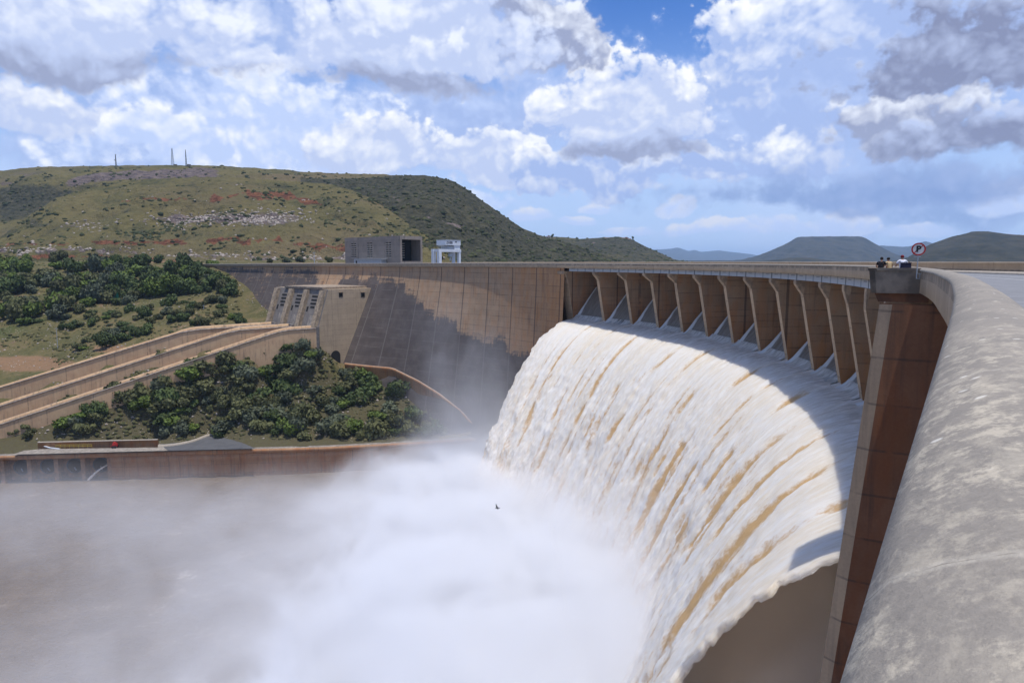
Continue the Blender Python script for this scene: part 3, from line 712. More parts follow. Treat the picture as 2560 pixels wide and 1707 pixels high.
    o = mesh_obj('waterfall', V.reshape(-1, 3), grid_faces(nt, ns), [M['falls']], None, True, None, uv, {'streak': streak.ravel(), 'sleek': sleek.ravel(), 'age': grow.ravel()})
    kind(o, 'structure', 'broad curved sheet of white and ochre flood water falling from the spillway')
nappe()
# water sliding down each bay, clear of the pier sides
Vs = []; Fs = []; UVs = []; FOs = []; base = 0
for k in range(len(edges) - 1):
    hi = (edges[k] if k else 32.25) - math.degrees((0.6 if k else 0.25) / 167) - math.degrees(0.55 / 167); lo = edges[k + 1] + math.degrees(0.85 / 167)
    tt = np.linspace(lo, hi, 30); ss = np.linspace(-7.6, 0.9, 34); T, Sx = np.meshgrid(tt, ss, indexing='ij')
    x = np.radians(T) * 167; al = (Sx + 7.6) * 1.5
    e = np.minimum(T - tt[0], tt[-1] - T) * math.pi / 180 * 167
    d = 0.14 * fbm(x * 0.9, al * 0.2, oct=3) - 0.12 + 0.3 * np.exp(-(e / 0.35) ** 2) * sstep(0, 8, al)
    H = Hs_(Sx, 0.048) - np.where(Sx < -6.6, 0.0, 0)
    r = rtoe(T) - Sx - 0.75 * d; n_ = nrm(T)
    Vs.append(np.stack([CC[0] + n_[..., 0] * r, CC[1] + n_[..., 1] * r, EYE - H + 0.62 * d], -1).reshape(-1, 3)); Fs.append(grid_faces(30, 34) + base); base += 900 + 120
    UVs.append(np.stack([x, al], -1).reshape(-1, 2)); FOs.append((0.75 * np.exp(-(e / 0.8) ** 2) + 0.55 * sstep(-3.5, 0.5, Sx)).ravel())
o = mesh_obj('spillway_water', np.vstack(Vs), np.vstack(Fs), M['chute'], None, True, None, np.vstack(UVs), {'foam': np.concatenate(FOs)})
kind(o, 'structure', 'dark water sliding down between the spillway piers')

# ------------------------------------------------------------------ river, banks and hills
def d2(u, y, D): return at(u * S, y * S, D)
RW = [at_h(u, y, 60.5) for u, y in ((-700, 1156), (-300, 1146), (0, 1138), (300, 1130), (600, 1122), (810, 1116), (1050, 1103), (1200, 1093), (1290, 1088))]
RWX = np.array([p[0] for p in RW]); RWY = np.array([p[1] for p in RW])
def wall_y(x): return np.interp(x, RWX, RWY)
# control points of the bank (world x, y, depth below eye)
CP = []
def cp(p): CP.append((p[0], p[1], EYE - p[2]))
for u, y, D in ((545, 650, 348), (560, 720, 322), (570, 745, 303), (640, 748, 288),
                (0, 850, 266), (100, 830, 271), (200, 800, 274), (300, 782, 279), (400, 765, 283), (500, 752, 289), (-200, 880, 258),
                (0, 750, 297), (150, 740, 302), (300, 722, 309), (420, 704, 314), (500, 694, 320), (-250, 770, 290),
                (0, 690, 336), (150, 685, 339), (300, 674, 343), (420, 655, 346), (500, 645, 350), (-250, 700, 330),
                (0, 645, 376), (200, 636, 381), (400, 626, 378), (490, 616, 372), (-250, 650, 370),
                (0, 606, 425), (200, 604, 425), (400, 603, 415), (490, 603, 405), (600, 600, 420), (750, 600, 420), (-250, 606, 425), (0, 594, 470), (300, 594, 470), (600, 594, 470), (-300, 594, 470)):
    cp(d2(u, y, D))
for p in ((-60, 305, 66 - 6), (-100, 338, 66), (-20, 275, 56), (-100, 400, 69), (-60, 380, 66), (-20, 330, 56), (20, 300, 52), (-130, 365, 68)): cp((p[0], p[1], p[2]))
WALLS = []   # the three chute walls: front edge start, knee, end
for st_, kn, en in (((688, 810, 24.4), (468, 825, 24.9), (0, 968, 44.5)), ((729, 815, 24.4), (582, 826, 25.0), (0, 1014, 48.8)), ((786, 820, 24.4), (707, 825, 24.9), (0, 1060, 53.2))):
    a, k, e = (at_h(*q) for q in (st_, kn, en)); dd_ = (a - k) / np.linalg.norm(a - k); a = a + dd_ * (0.6 if st_[0] > 780 else 0.0); e2 = e + (e - k) * 0.45; WALLS.append((a, k, e2))
for i, (a, k, e) in enumerate(WALLS):
    for f_, dz in ((0.0, 5), (1.0, 5)):
        pass
    for p, q, n in ((a, k, 2), (k, e, 5)):
        for j in range(n):
            c = p + (q - p) * (j + 0.5) / n
            cp((c[0], c[1] + 8.5, c[2] - 2.4)); cp((c[0], c[1] + 3.5, c[2] - 4.0))
            if i == 2: cp((c[0] + 1, c[1] - 1.5, c[2] - (8.0 if q is k else 6.5 - 2.5 * (j + 0.5) / n)))
            else: cp((c[0], c[1] - 1.0, c[2] - 4.0))
for u, y, H in ((838, 906, 39.5), (880, 925, 41.5), (980, 945, 44), (1050, 1000, 50.5), (1110, 1058, 58.5), (1165, 1082, 60.2), (720, 900, 42), (600, 945, 47), (860, 985, 49), (400, 1000, 52.5), (700, 1000, 50.5)): cp(at_h(u, y, H))
for u, y in ((-300, 1122), (0, 1122), (100, 1115), (250, 1105), (400, 1092), (540, 1086)): cp(at_h(u, y, 60.0))
for x in np.linspace(-330, 10, 14): cp((x, wall_y(x) + 0.5, EYE - 60.3)); cp((x, wall_y(x) + 9, EYE - 60.0))
CP = np.array(CP); cpx = CP[:, :2] / 100.0
def _ker(r): return r
_A = _ker(np.linalg.norm(cpx[:, None] - cpx[None], axis=-1)); nC = len(CP)
_L = np.zeros((nC + 3, nC + 3)); _L[:nC, :nC] = _A + 0.0 * np.eye(nC); _L[:nC, nC] = 1; _L[:nC, nC + 1:] = cpx; _L[nC, :nC] = 1; _L[nC + 1:, :nC] = cpx.T
_W = np.linalg.solve(_L + 1e-9 * np.eye(nC + 3), np.concatenate([CP[:, 2], [0, 0, 0]]))
def bank_z(x, y):
    x = np.asarray(x, float); y = np.asarray(y, float); q = np.stack([x, y], -1).reshape(-1, 2) / 100.0
    r = np.concatenate([_ker(np.linalg.norm(q[i:i + 4000, None] - cpx[None], axis=-1)) @ _W[:nC] for i in range(0, len(q), 4000)])
    H = (r + _W[nC] + q @ _W[nC + 1:]).reshape(x.shape)
    away = sstep(10, 22, y - wall_y(x))
    H = np.maximum(H, np.interp(y, [380, 410, 480], [-30, -2.0, 1.5])); H = np.where(x > -95, np.maximum(H, np.interp(y - (250 - 0.9 * x), [20, 50], [-30, 4.0])), H)
    return EYE - H + (0.7 * fbm(x * 0.06, y * 0.06, oct=4) + 0.25 * fbm(x * 0.3, y * 0.3, oct=3)) * away
def ground_fn(t):
    P = t.gpos(); s = t.sep(P)
    big = t.noise(P, 0.02, 5, 0.6); mid = t.noise(P, 0.11, 6, 0.65); fin = t.noise(P, 0.7, 6, 0.7)
    grass = t.mix(t.ss(0.35, 0.65, mid), (0.085, 0.080, 0.034), (0.135, 0.112, 0.050))
    grass = t.mix(t.ss(0.5, 0.7, big), grass, (0.065, 0.078, 0.028))
    soil = t.mix(mid, (0.18, 0.12, 0.072), (0.13, 0.088, 0.055))
    c = t.mix(t.ss(0.52, 0.64, t.add(t.mul(mid, 0.5), t.mul(fin, 0.5))), grass, soil)
    c = t.mix(t.ss(0.40, 0.62, t.add(t.attr('bare'), t.mad(mid, 0.6, -0.3))), c, t.mix(fin, (0.25, 0.16, 0.09), (0.17, 0.10, 0.058)))
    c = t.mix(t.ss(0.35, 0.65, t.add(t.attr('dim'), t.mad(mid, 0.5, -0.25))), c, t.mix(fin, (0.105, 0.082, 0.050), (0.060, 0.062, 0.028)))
    st = t.ss(0.22, 0.16, t.voro(P, 0.9)); st = t.mul(st, t.ss(0.5, 0.62, t.noise(P, 0.08, 3, 0.6)))
    c = t.mix(t.mul(st, 0.8), c, (0.36, 0.32, 0.27))
    k = t.lin(0.25, 0.75, fin, 0.75, 1.25); c = t.vm('MULTIPLY', c, t.vec(k, k, k))
    return {'Base Color': c, 'Normal': t.bump(t.add(fin, t.mul(mid, 2.0)), 0.7, 0.5)}
M['ground'] = material('veld_ground', ground_fn, 0.95, 0.1)
gx = np.arange(-330, 24, 1.8); gv = np.concatenate([np.arange(0, 110, 1.5), np.arange(110, 330, 4.0)])
GX, GV = np.meshgrid(gx, gv, indexing='ij'); GY = wall_y(GX) + 0.6 + GV; GZ = bank_z(GX, GY)
Pp = np.stack([GX, GY, GZ], -1); uu, yy = project(Pp)
def blob(u, y, su, sy): return np.exp(-((uu / S - u) / su) ** 2 - ((yy / S - y) / sy) ** 2)
bare = np.clip(1.0 * blob(60, 835, 130, 22) + 0.8 * blob(250, 800, 60, 14) + 0.6 * blob(470, 745, 60, 10) + 0.7 * blob(120, 590, 180, 10) + 0.6 * blob(380, 600, 120, 8), 0, 1)
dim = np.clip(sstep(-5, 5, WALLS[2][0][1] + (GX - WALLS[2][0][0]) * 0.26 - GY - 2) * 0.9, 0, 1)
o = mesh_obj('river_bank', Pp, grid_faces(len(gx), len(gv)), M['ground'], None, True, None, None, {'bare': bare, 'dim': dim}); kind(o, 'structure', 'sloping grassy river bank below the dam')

# --- hills as ridge to foot surfaces with a back slope
def hill_fn(t):
    P = t.gpos(); s = t.sep(P)
    sc_ = 1.0
    big = t.noise(P, 0.006, 5, 0.6); mid = t.noise(P, 0.03, 7, 0.68); fin = t.noise(P, 0.16, 6, 0.7)
    c = t.mix(t.ss(0.38, 0.64, t.add(t.mul(mid, 0.7), t.mul(big, 0.3))), (0.180, 0.150, 0.064), (0.098, 0.098, 0.038))
    c = t.mix(t.ss(0.46, 0.66, t.add(t.mul(big, 0.7), t.mul(mid, 0.3))), c, (0.195, 0.148, 0.080))
    c = t.mix(t.ss(0.50, 0.64, t.add(t.mul(fin, 0.45), t.mul(mid, 0.55))), c, (0.055, 0.055, 0.028))
    c = t.mix(t.ss(0.30, 0.62, t.add(t.attr('wood_and_shade'), t.mad(mid, 0.8, -0.4))), c, t.mix(t.ss(0.35, 0.65, fin), (0.04, 0.043, 0.026), (0.085, 0.078, 0.048)))  # woodland; on the dark hill also cloud shadow put into the colour
    rockc = t.mix(t.ss(0.35, 0.65, t.noise(t.vm('MULTIPLY', P, (1, 1, 3.5)), 0.12, 6, 0.7)), (0.085, 0.068, 0.070), (0.22, 0.17, 0.145))
    c = t.mix(t.ss(0.34, 0.56, t.add(t.mul(t.attr('rock'), 0.8), t.add(t.mad(fin, 1.4, -0.7), t.mad(mid, 1.6, -0.85)))), c, rockc)
    redc = t.mix(t.ss(0.35, 0.65, fin), (0.085, 0.034, 0.020), (0.22, 0.095, 0.048))
    c = t.mix(t.ss(0.36, 0.58, t.add(t.mul(t.attr('red'), 0.85), t.add(t.mad(fin, 1.2, -0.65), t.mad(mid, 1.8, -0.95)))), c, redc)
    k = t.mul(t.lin(0.25, 0.75, fin, 0.66, 1.22), t.lin(0.3, 0.7, mid, 0.86, 1.1)); c = t.vm('MULTIPLY', c, t.vec(k, k, k))
    return {'Base Color': c, 'Normal': t.bump(t.add(t.mul(fin, 0.6), t.mul(mid, 2.5)), 1.0, 6.0)}
M['hill'] = material('hill_grass_and_scrub', hill_fn, 0.95, 0.1)
def far_fn(t):
    P = t.gpos(); n = t.noise(P, 0.012, 7, 0.7)
    c = t.mix(t.ss(0.35, 0.65, n), (0.022, 0.024, 0.016), (0.055, 0.050, 0.032))
    c = t.mix(t.ss(0.58, 0.7, t.noise(P, 0.0035, 6, 0.7)), c, (0.09, 0.052, 0.036))
    return {'Base Color': c, 'Normal': t.bump(n, 1.0, 12.0)}
M['farhill'] = material('far_scrub', far_fn, 0.95, 0.1)
HILLS = []
def hill(name, ridge, Dr, Df, zf, label, back=None, mat='hill', n_u=260, n_v=80, prof=1.0, amp=1.0, freq=0.012, masks=None, step=None, base=-20):
    """ridge: (u, y) in photograph pixels; Dr, Df: distance of ridge and foot (number or function of u)"""
    ru, ry = np.array(ridge, float).T * S
    us = np.linspace(ru[0], ru[-1], n_u); ys = np.interp(us, ru, ry)
    kk = np.ones(5) / 5; ys = np.convolve(np.pad(ys, 2, mode='edge'), kk, 'valid')
    fD = Dr if callable(Dr) else (lambda u: np.full_like(u, Dr)); fF = Df if callable(Df) else (lambda u: np.full_like(u, Df))
    DR, DF = fD(us / S), fF(us / S)
    R = np.array([at(u, y, D) for u, y, D in zip(us, ys, DR)])
    v = np.concatenate([np.linspace(0, 1, n_v), 1 + np.linspace(0.03, 1, 14) ** 1.3])
    Ug, Vg = np.meshgrid(np.arange(n_u), v, indexing='ij')
    back = back or 0.5 * float(np.mean(DR - DF))
    Dd = np.where(Vg <= 1, DF[:, None] + (DR - DF)[:, None] * Vg, DR[:, None] + back * (Vg - 1))
    X = (R[:, 0] / R[:, 1])[:, None] * Dd; 
    zr = R[:, 2][:, None]
    p = prof if callable(prof) else (lambda q: q ** prof)
    up = p(np.clip(Vg, 0, 1))
    Zz = np.where(Vg <= 1, zf + (zr - zf) * up, zr + (base - zr) * sstep(0, 1, np.clip(Vg - 1, 0, 1)))
    if step is not None: Zz = Zz + step(us[:, None] / S + 0 * Vg, Vg, zr)
    env = np.sin(np.pi * np.clip(Vg, 0, 1)) ** 0.7 * (Vg < 1)
    Zz = Zz + amp * env * (fbm(X * freq, Dd * freq, oct=5) * 0.6 - np.abs(fbm(X * freq * 1.7, Dd * freq * 0.6, 3.3, oct=3)) * 0.6) + amp * 0.06 * fbm(X * freq * 9, Dd * freq * 9, oct=3) * (Vg <= 1.01)
    P = np.stack([X, Dd, Zz], -1); pu, py = project(P)
    at_ = {k: np.zeros(Vg.shape) for k in ('rock', 'red', 'wood_and_shade')}
    if masks: 
        for k, f in masks.items(): at_[k] = np.clip(f(pu / S, py / S, Vg), 0, 1)
    o = mesh_obj(name, P, grid_faces(n_u, len(v)), M[mat], None, True, None, None, at_)
    kind(o, 'structure', label); HILLS.append((P, o)); return P
g2 = lambda u, y, cu, cyy, su, sy: np.exp(-((u - cu) / su) ** 2 - ((y - cyy) / sy) ** 2)
def seg(u, y, pts, w):      # ragged band along a polyline
    pu, py = np.array(pts, float).T; yc = np.interp(u, pu, py) + w * 0.9 * fbm(u * 0.022 + pu[0], w, oct=4)
    ww = w * np.clip(0.75 + 1.1 * fbm(u * 0.03 + 5.5, pu[0] * 0.1, oct=4), 0.12, 1.8)
    return np.exp(-((y - yc) / ww) ** 2) * sstep(pu[0] - 8, pu[0] + 12, u) * sstep(pu[-1] + 8, pu[-1] - 12, u) * np.clip(0.9 + 0.9 * fbm(u * 0.05, y * 0.09, 2.2, oct=3), 0.2, 1.2)
# back plateau with the masts
hill('hill', [(-420, 400), (-200, 402), (-60, 398), (0, 393), (60, 385), (150, 382), (270, 381), (400, 379), (500, 381), (560, 385), (650, 390), (700, 395), (790, 399), (870, 400), (930, 404), (1000, 420)], 1050, 640, 62, 'broad grassy plateau hill carrying the masts',
     back=500, prof=lambda q: 0.78 * q ** 0.8 + 0.22 * sstep(0.55, 0.75, q) , amp=16, freq=0.008,
     step=lambda u, v, zr: -9.0 * sstep(0.80, 0.815, 1 - 0 * v) * 0 ,
     masks={'rock': lambda u, y, v: 1.9 * np.exp(-((y - np.interp(u, [150, 210, 300, 400, 500], [424, 410, 402, 399, 395]) - 3 * fbm(u * 0.03, 0.5, oct=3)) / 10) ** 4) * sstep(140, 175, u) * sstep(520, 470, u) + 0.9 * seg(u, y, [(-50, 420), (40, 424)], 8) + 0.5 * g2(u, y, 60, 400, 60, 9),
            'wood_and_shade': lambda u, y, v: 0.85 * g2(u, y, 110, 455, 130, 25) + 0.8 * g2(u, y, 20, 475, 90, 40) + 0.5 * g2(u, y, 300, 425, 200, 10) + 0.35 * g2(u, y, 750, 400, 200, 14), 'red': lambda u, y, v: 0.5 * g2(u, y, 95, 495, 22, 25)})
# dark hill on the right of it, falling to the reservoir; cloud shadow painted in as extra wood cover
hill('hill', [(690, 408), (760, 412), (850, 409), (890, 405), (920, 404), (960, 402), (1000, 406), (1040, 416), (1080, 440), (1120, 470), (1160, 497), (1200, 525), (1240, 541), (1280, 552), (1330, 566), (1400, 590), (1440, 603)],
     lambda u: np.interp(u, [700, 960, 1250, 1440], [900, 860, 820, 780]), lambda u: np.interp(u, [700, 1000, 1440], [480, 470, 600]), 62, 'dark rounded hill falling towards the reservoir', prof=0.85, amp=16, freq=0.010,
     masks={'wood_and_shade': lambda u, y, v: 0.60 + 0.5 * seg(u, y, [(800, 420), (900, 470), (1000, 520), (1150, 540), (1260, 560), (1400, 590)], 16) + 0.35 * g2(u, y, 1150, 585, 250, 30) + 0.25 * g2(u, y, 900, 430, 100, 25), 'rock': lambda u, y, v: 0.5 * seg(u, y, [(900, 450), (1000, 500), (1100, 530), (1250, 556)], 6)})
# front hill
hill('hill', [(-420, 560), (-200, 556), (-60, 558), (0, 546), (40, 515), (70, 492), (130, 455), (200, 434), (280, 419), (330, 412), (380, 410), (440, 409), (500, 407), (560, 409), (640, 415), (700, 419), (760, 424), (810, 438), (850, 455), (890, 480), (930, 508), (970, 535), (1010, 562), (1040, 585), (1060, 604)],
     lambda u: np.interp(u, [-400, 0, 100, 300, 760, 1060], [600, 610, 680, 740, 720, 520]), lambda u: np.interp(u, [-400, 300, 700, 1060], [440, 440, 430, 400]), 66, 'sunlit yellow green hill with red earth cuttings', n_u=420, n_v=130,
     prof=lambda q: q ** 1.05, amp=13, freq=0.014,
     step=lambda u, v, zr: np.where(v <= 1, 3.2 * (sstep(0.16, 0.20, v) - v * 1.0 * (v < 0.2) / 0.2) * (u > -500) * (v < 0.2) + 4.0 * np.where((v > 0.45) & (v < 0.66), sstep(0.56, 0.585, v) - (v - 0.45) / 0.21, 0), 0),
     masks={'red': lambda u, y, v: 1.25 * seg(u, y, [(270, 464), (330, 458), (430, 460)], 6.5) + 1.3 * seg(u, y, [(480, 456), (560, 445), (640, 450), (720, 466), (745, 474)], 8.5) + 1.25 * seg(u, y, [(470, 556), (540, 552), (640, 556), (720, 562), (800, 570)], 8.5) + 1.0 * seg(u, y, [(-50, 566), (120, 560), (300, 556), (440, 560)], 6) + 0.8 * seg(u, y, [(-60, 590), (150, 588), (440, 596)], 6) + 0.35 * g2(u, y, 110, 440, 70, 12),
            'rock': lambda u, y, v: 0.9 * g2(u, y, 430, 505, 110, 15) + 0.9 * g2(u, y, 610, 500, 95, 20) + 0.55 * g2(u, y, 200, 520, 60, 12) + 0.9 * seg(u, y, [(-60, 578), (200, 572), (440, 588), (800, 592)], 9) * 0.7,
            'wood_and_shade': lambda u, y, v: 0.55 * g2(u, y, 80, 510, 40, 20) + 0.45 * g2(u, y, 640, 430, 60, 9) + 0.3 * g2(u, y, 900, 545, 60, 40) + 0.45 * g2(u, y, 760, 470, 50, 14)})
# ridge with houses
hill('hill', [(1200, 552), (1240, 543), (1300, 545), (1330, 549), (1380, 546), (1420, 544), (1450, 549), (1480, 565), (1520, 583), (1550, 597), (1590, 604)], 1500, 1000, 64, 'wooded ridge with houses along its crest', prof=0.9, amp=10, freq=0.008,
     masks={'wood_and_shade': lambda u, y, v: 0.55 + 0.4 * g2(u, y, 1420, 565, 60, 12)})
hill('hill', [(1560, 604), (1650, 601), (1700, 598), (1732, 590), (1760, 580), (1790, 567), (1812, 557), (1828, 546), (1840, 544), (1900, 543), (1975, 543), (1985, 545), (2000, 554), (2030, 571), (2055, 583), (2090, 593), (2130, 600), (2200, 604)], 5200, 4200, 30, 'flat topped table mountain', mat='farhill', prof=0.75, amp=50, freq=0.0022, n_u=220)
hill('hill', [(1700, 603), (1780, 597), (1815, 592), (1860, 592), (1890, 596), (1940, 602)], 2600, 2200, 50, 'low dark wooded hill before the table mountain', mat='farhill', prof=0.8, amp=8, freq=0.005, n_u=120, n_v=40)
hill('hill', [(2030, 603), (2060, 598), (2085, 592), (2105, 578), (2125, 567), (2150, 556), (2180, 546), (2205, 540), (2230, 533), (2255, 531), (2275, 532), (2300, 536), (2330, 539), (2370, 541), (2450, 552), (2560, 575), (2700, 604)], 2100, 1500, 50, 'dark brown hill at the right', mat='farhill', prof=0.85, amp=22, freq=0.005, n_u=240)
hill('hill', [(1440, 590), (1490, 573), (1520, 573), (1545, 571), (1557, 568), (1570, 573), (1582, 577), (1595, 574), (1610, 579), (1630, 577), (1650, 575), (1680, 579), (1700, 581), (1725, 584), (1760, 590), (1800, 600)], 15500, 12500, 20, 'pale blue mountains on the horizon', mat='farhill', prof=0.8, amp=60, freq=0.0008, n_u=160, n_v=40)
hill('hill', [(1960, 600), (2000, 573), (2020, 564), (2040, 565), (2075, 567), (2090, 566), (2105, 560), (2125, 554), (2140, 558), (2180, 575), (2230, 600)], 9500, 8000, 20, 'blue ridge behind the table mountain', mat='farhill', prof=0.8, amp=50, freq=0.001, n_u=140, n_v=40)
hill('hill', [(1440, 603), (1500, 600), (1560, 599), (1640, 598), (1720, 599), (1800, 600), (2100, 600), (2700, 601)], 3400, 2600, 55, 'far shore of the reservoir', mat='farhill', prof=0.8, amp=4, freq=0.004, n_u=200, n_v=30)
# reservoir, plain and pool
def lake_fn(t):
    P = t.gpos(); n = t.noise(P, 0.35, 4, 0.6)
    return {'Base Color': (0.16, 0.125, 0.085), 'Normal': t.bump(n, 0.25, 0.3)}
M['lake'] = material('reservoir_water', lake_fn, 0.18, 0.5)
def plainm(t):
    P = t.gpos(); n = t.noise(P, 0.004, 6, 0.65)
    return t.mix(t.ss(0.35, 0.65, n), (0.05, 0.05, 0.028), (0.09, 0.08, 0.045))
M['plain'] = material('plain_veld', plainm, 0.95, 0.1)
kind(mesh_obj('plain', [(-26000, -26000, -6), (26000, -26000, -6), (26000, 26000, -6), (-26000, 26000, -6)], [(0, 1, 2, 3)], M['plain']), 'structure', 'flat land reaching to the horizon')
# reservoir sheet: everything upstream of the dam
ql = np.arange(Q_CAM - 40, Q_END + 130, 4.0); inn = crest(ql, -18.0)
out = CC + (inn - CC) * 1.0; dirs = (inn - CC) / np.linalg.norm(inn - CC, axis=1)[:, None]; far_ = inn + dirs * 2400
V = np.concatenate([np.c_[inn, np.full(len(inn), 61.0)], np.c_[far_, np.full(len(inn), 61.0)]]); nl = len(ql)
kind(mesh_obj('reservoir_water', V, [(i, i + 1, nl + i + 1, nl + i) for i in range(nl - 1)], M['lake']), 'structure', 'brown reservoir water behind the dam')
def pool_fn(t):
    P = t.gpos(); n = t.noise(P, 0.12, 6, 0.65); n2 = t.noise(P, 0.9, 5, 0.65); b = t.noise(P, 0.025, 4, 0.6)
    c = t.mix(t.ss(0.35, 0.7, n), (0.125, 0.092, 0.064), (0.17, 0.128, 0.092))
    foam = t.mul(t.ss(0.56, 0.70, t.add(t.mul(n2, 0.45), t.mul(n, 0.55))), t.ss(0.46, 0.62, b))
    c = t.mix(t.mul(foam, 0.75), c, (0.58, 0.52, 0.45))
    return {'Base Color': c, 'Normal': t.bump(t.add(t.mul(n, 3.0), n2), 0.7, 0.8)}
M['pool'] = material('silty_river_water', pool_fn, 0.45, 0.3)
px_ = np.arange(-460, 62, 2.2); py_ = np.arange(-30, 250, 2.2); PX, PY = np.meshgrid(px_, py_, indexing='ij')
PZ = 0.5 * fbm(PX * 0.06, PY * 0.06, oct=4) + 0.25 * billow(PX * 0.15, PY * 0.15, oct=2) + 0.2
kind(mesh_obj('river_water', np.stack([PX, PY, PZ], -1), grid_faces(len(px_), len(py_)), M['pool'], None, True), 'structure', 'muddy churning river water in the plunge pool')

# ------------------------------------------------------------------ river wall with pipe outlets
def along(pts, step=2.0):
    pts = np.array(pts, float); L = np.concatenate([[0], np.cumsum(np.linalg.norm(np.diff(pts[:, :2], axis=0), axis=1))])
    q = np.linspace(0, L[-1], max(2, int(L[-1] / step))); return np.stack([np.interp(q, L, pts[:, i]) for i in range(pts.shape[1])], 1), q
def strip(name, pts, prof, mats, fm, parent=None, step=2.0, vary=None):
    """pts (x,y,z) line; prof list of (offset to the back, dz or absolute 'z')"""
    P, q = along(pts, step); d = np.gradient(P[:, :2], axis=0); d /= np.linalg.norm(d, axis=1)[:, None]; nb = np.stack([-d[:, 1], d[:, 0]], 1)
    nb *= np.sign(nb[:, 1])[:, None]
    V = np.empty((len(P), len(prof), 3)); UV = np.empty((len(P), len(prof), 2)); al = 0
    for j, pr in enumerate(prof):
        V[:, j, :2] = P[:, :2] + nb * pr[0]
        V[:, j, 2] = P[:, 2] + pr[1] if len(pr) == 2 else pr[2]
        if j: al = al + math.hypot(prof[j][0] - prof[j - 1][0], prof[j][1] - prof[j - 1][1])
        UV[:, j, 0] = q; UV[:, j, 1] = al
    return mesh_obj(name, V, grid_faces(len(P), len(prof)), mats, parent, False, np.tile(fm, len(P) - 1), UV.reshape(-1, 2))
rwall = empty('river_wall', (-60, float(wall_y(-60)), 0)); tag(rwall, 'rust stained concrete river wall with four round pipe outlets at its left end', 'wall')
XO = at_h(276, 1130, 60.5)          # right end of the outlet bays
k0 = np.argmin(np.abs(RWX - XO[0])); right = [tuple(XO)] + [tuple(p) for p in RW if p[0] > XO[0] + 1]
o = strip('wall_face', right, [(0, -14), (0, -3.6), (-0.25, -3.5), (-0.25, -1.6), (0.0, -1.5), (0, -1.4)], [M['river']], [0] * 5); adopt(o, rwall)
full = [tuple(p) for p in RW]
o = strip('wall_cap', full, [(0.0, -1.38), (-0.7, -1.38), (-0.7, 0.0), (1.6, 0.02), (1.6, -2)], [M['river'], M['yard']], [0, 0, 1, 1]); adopt(o, rwall)
ed = np.array(RW[2]) - np.array(RW[3]); ed = ed / np.linalg.norm(ed); eb = np.array((-ed[1], ed[0], 0)); eb = eb * np.sign(eb[1]); uz = np.array((0, 0, 1.0))
pitch = 8.05
base = np.array((XO[0], XO[1], 0.0))
# recessed back wall with pipes, piers between
b = MB(); Lr = pitch * 9
b.box(base + eb * 3.4 - uz * 4, ed * Lr, eb * 1.0, uz * (4 + 8.0)); o = b.build('recess_wall', M['river']); adopt(o, rwall)
for k in range(9):
    b = MB(); w = 1.25 if k else 2.6
    p0 = base + ed * (pitch * k - (w - 1.25)); b.box(p0 - uz * 4 + eb * 0.05, ed * w, eb * 3.34, uz * 12.0)
    o = b.build('outlet_pier', M['river']); adopt(o, rwall)
for k in range(8):
    c = base + ed * (pitch * (k + 0.5) + 0.6) + uz * 4.55
    b = MB(); nseg = 28; V = []; ri, ro, dpt = 2.22, 2.5, 0.45
    for (r_, o_) in ((ro, 3.42), (ro, 3.42 - dpt), (ri, 3.42 - dpt), (ri, 3.36)):
        for i in range(nseg): an = 2 * math.pi * i / nseg; V.append(c + eb * o_ + ed * r_ * math.cos(an) + uz * r_ * math.sin(an))
    Fq = [(a * nseg + i, a * nseg + (i + 1) % nseg, (a + 1) * nseg + (i + 1) % nseg, (a + 1) * nseg + i) for a in range(3) for i in range(nseg)]
    b.quadmesh(V, Fq); b.quadmesh([v for v in V[3 * nseg:]], [tuple(range(nseg))], 1)
    q0 = c + eb * 3.2 + ed * 0.2 - uz * 0.5; b.tube(q0, q0 - ed * 0.75 - uz * 0.9 - eb * 0.5, 0.16, 0.24, 6, 2)
    o = b.build('pipe_outlet', [M['darksteel'], M['dark'], M['greysteel']]); adopt(o, rwall)
jet = MB(); j0 = base + ed * 0.9 + eb * 1.0 + uz * 5.4
for i in range(9):
    f0, f1 = i / 9, (i + 1) / 9; P_ = lambda f: j0 + ed * 6.2 * f - eb * 1.6 * f - uz * (2.2 * f + 2.6 * f * f)
    jet.tube(P_(f0), P_(f1), 0.16 + 0.25 * f0, 0.16 + 0.25 * f1, 7)
kind(jet.build('water_jet', M['falls'], None, True), 'structure', 'thin white jet of water from the right hand pipe outlet')
# yard above the outlets
def sheet(name, pts, m, label, zoff=0.06):   # ground-hugging polygon
    c = np.mean(pts, 0); P = []
    for p in pts: P.append((p[0], p[1], p[2] + zoff))
    o = mesh_obj(name, P, [tuple(range(len(P)))], m); return kind(o, 'structure', label)
def line_pts(pxs, H): return [at_h(u, y, H) for u, y in pxs]
sheet('yard', line_pts(((30, 1136), (540, 1123), (470, 1110), (395, 1109), (395, 1118), (105, 1122), (60, 1126)), 59.85), M['yard'], 'pale concrete yard above the pipe outlets', 0.0)
sheet('path', line_pts(((420, 1126), (640, 1121), (600, 1104), (545, 1089), (510, 1090), (470, 1104), (400, 1110)), 59.80), M['asphalt2'], 'dark asphalt path beside the concrete yard', 0.0)
lw = strip('low_wall', [tuple(p) for p in line_pts(((95, 1121), (395, 1114)), 60.0)], [(0, -1), (0, 1.9), (-0.12, 1.9), (-0.12, 2.15), (0.6, 2.15), (0.6, -1)], [M['river'], M['kerb']], [0, 0, 1, 1, 0])
tag(lw, 'low stained retaining wall at the back of the concrete yard', 'wall')
rl = MB(); a, c = line_pts(((140, 1120), (230, 1119)), 59.9)
for i in range(9): p = a + (c - a) * i / 8; rl.tube(p - uz * 0.1, p + uz * 1.1, 0.06, n=6)
for hh in (0.55, 1.1): rl.tube(a + uz * hh, c + uz * hh, 0.06, n=6)
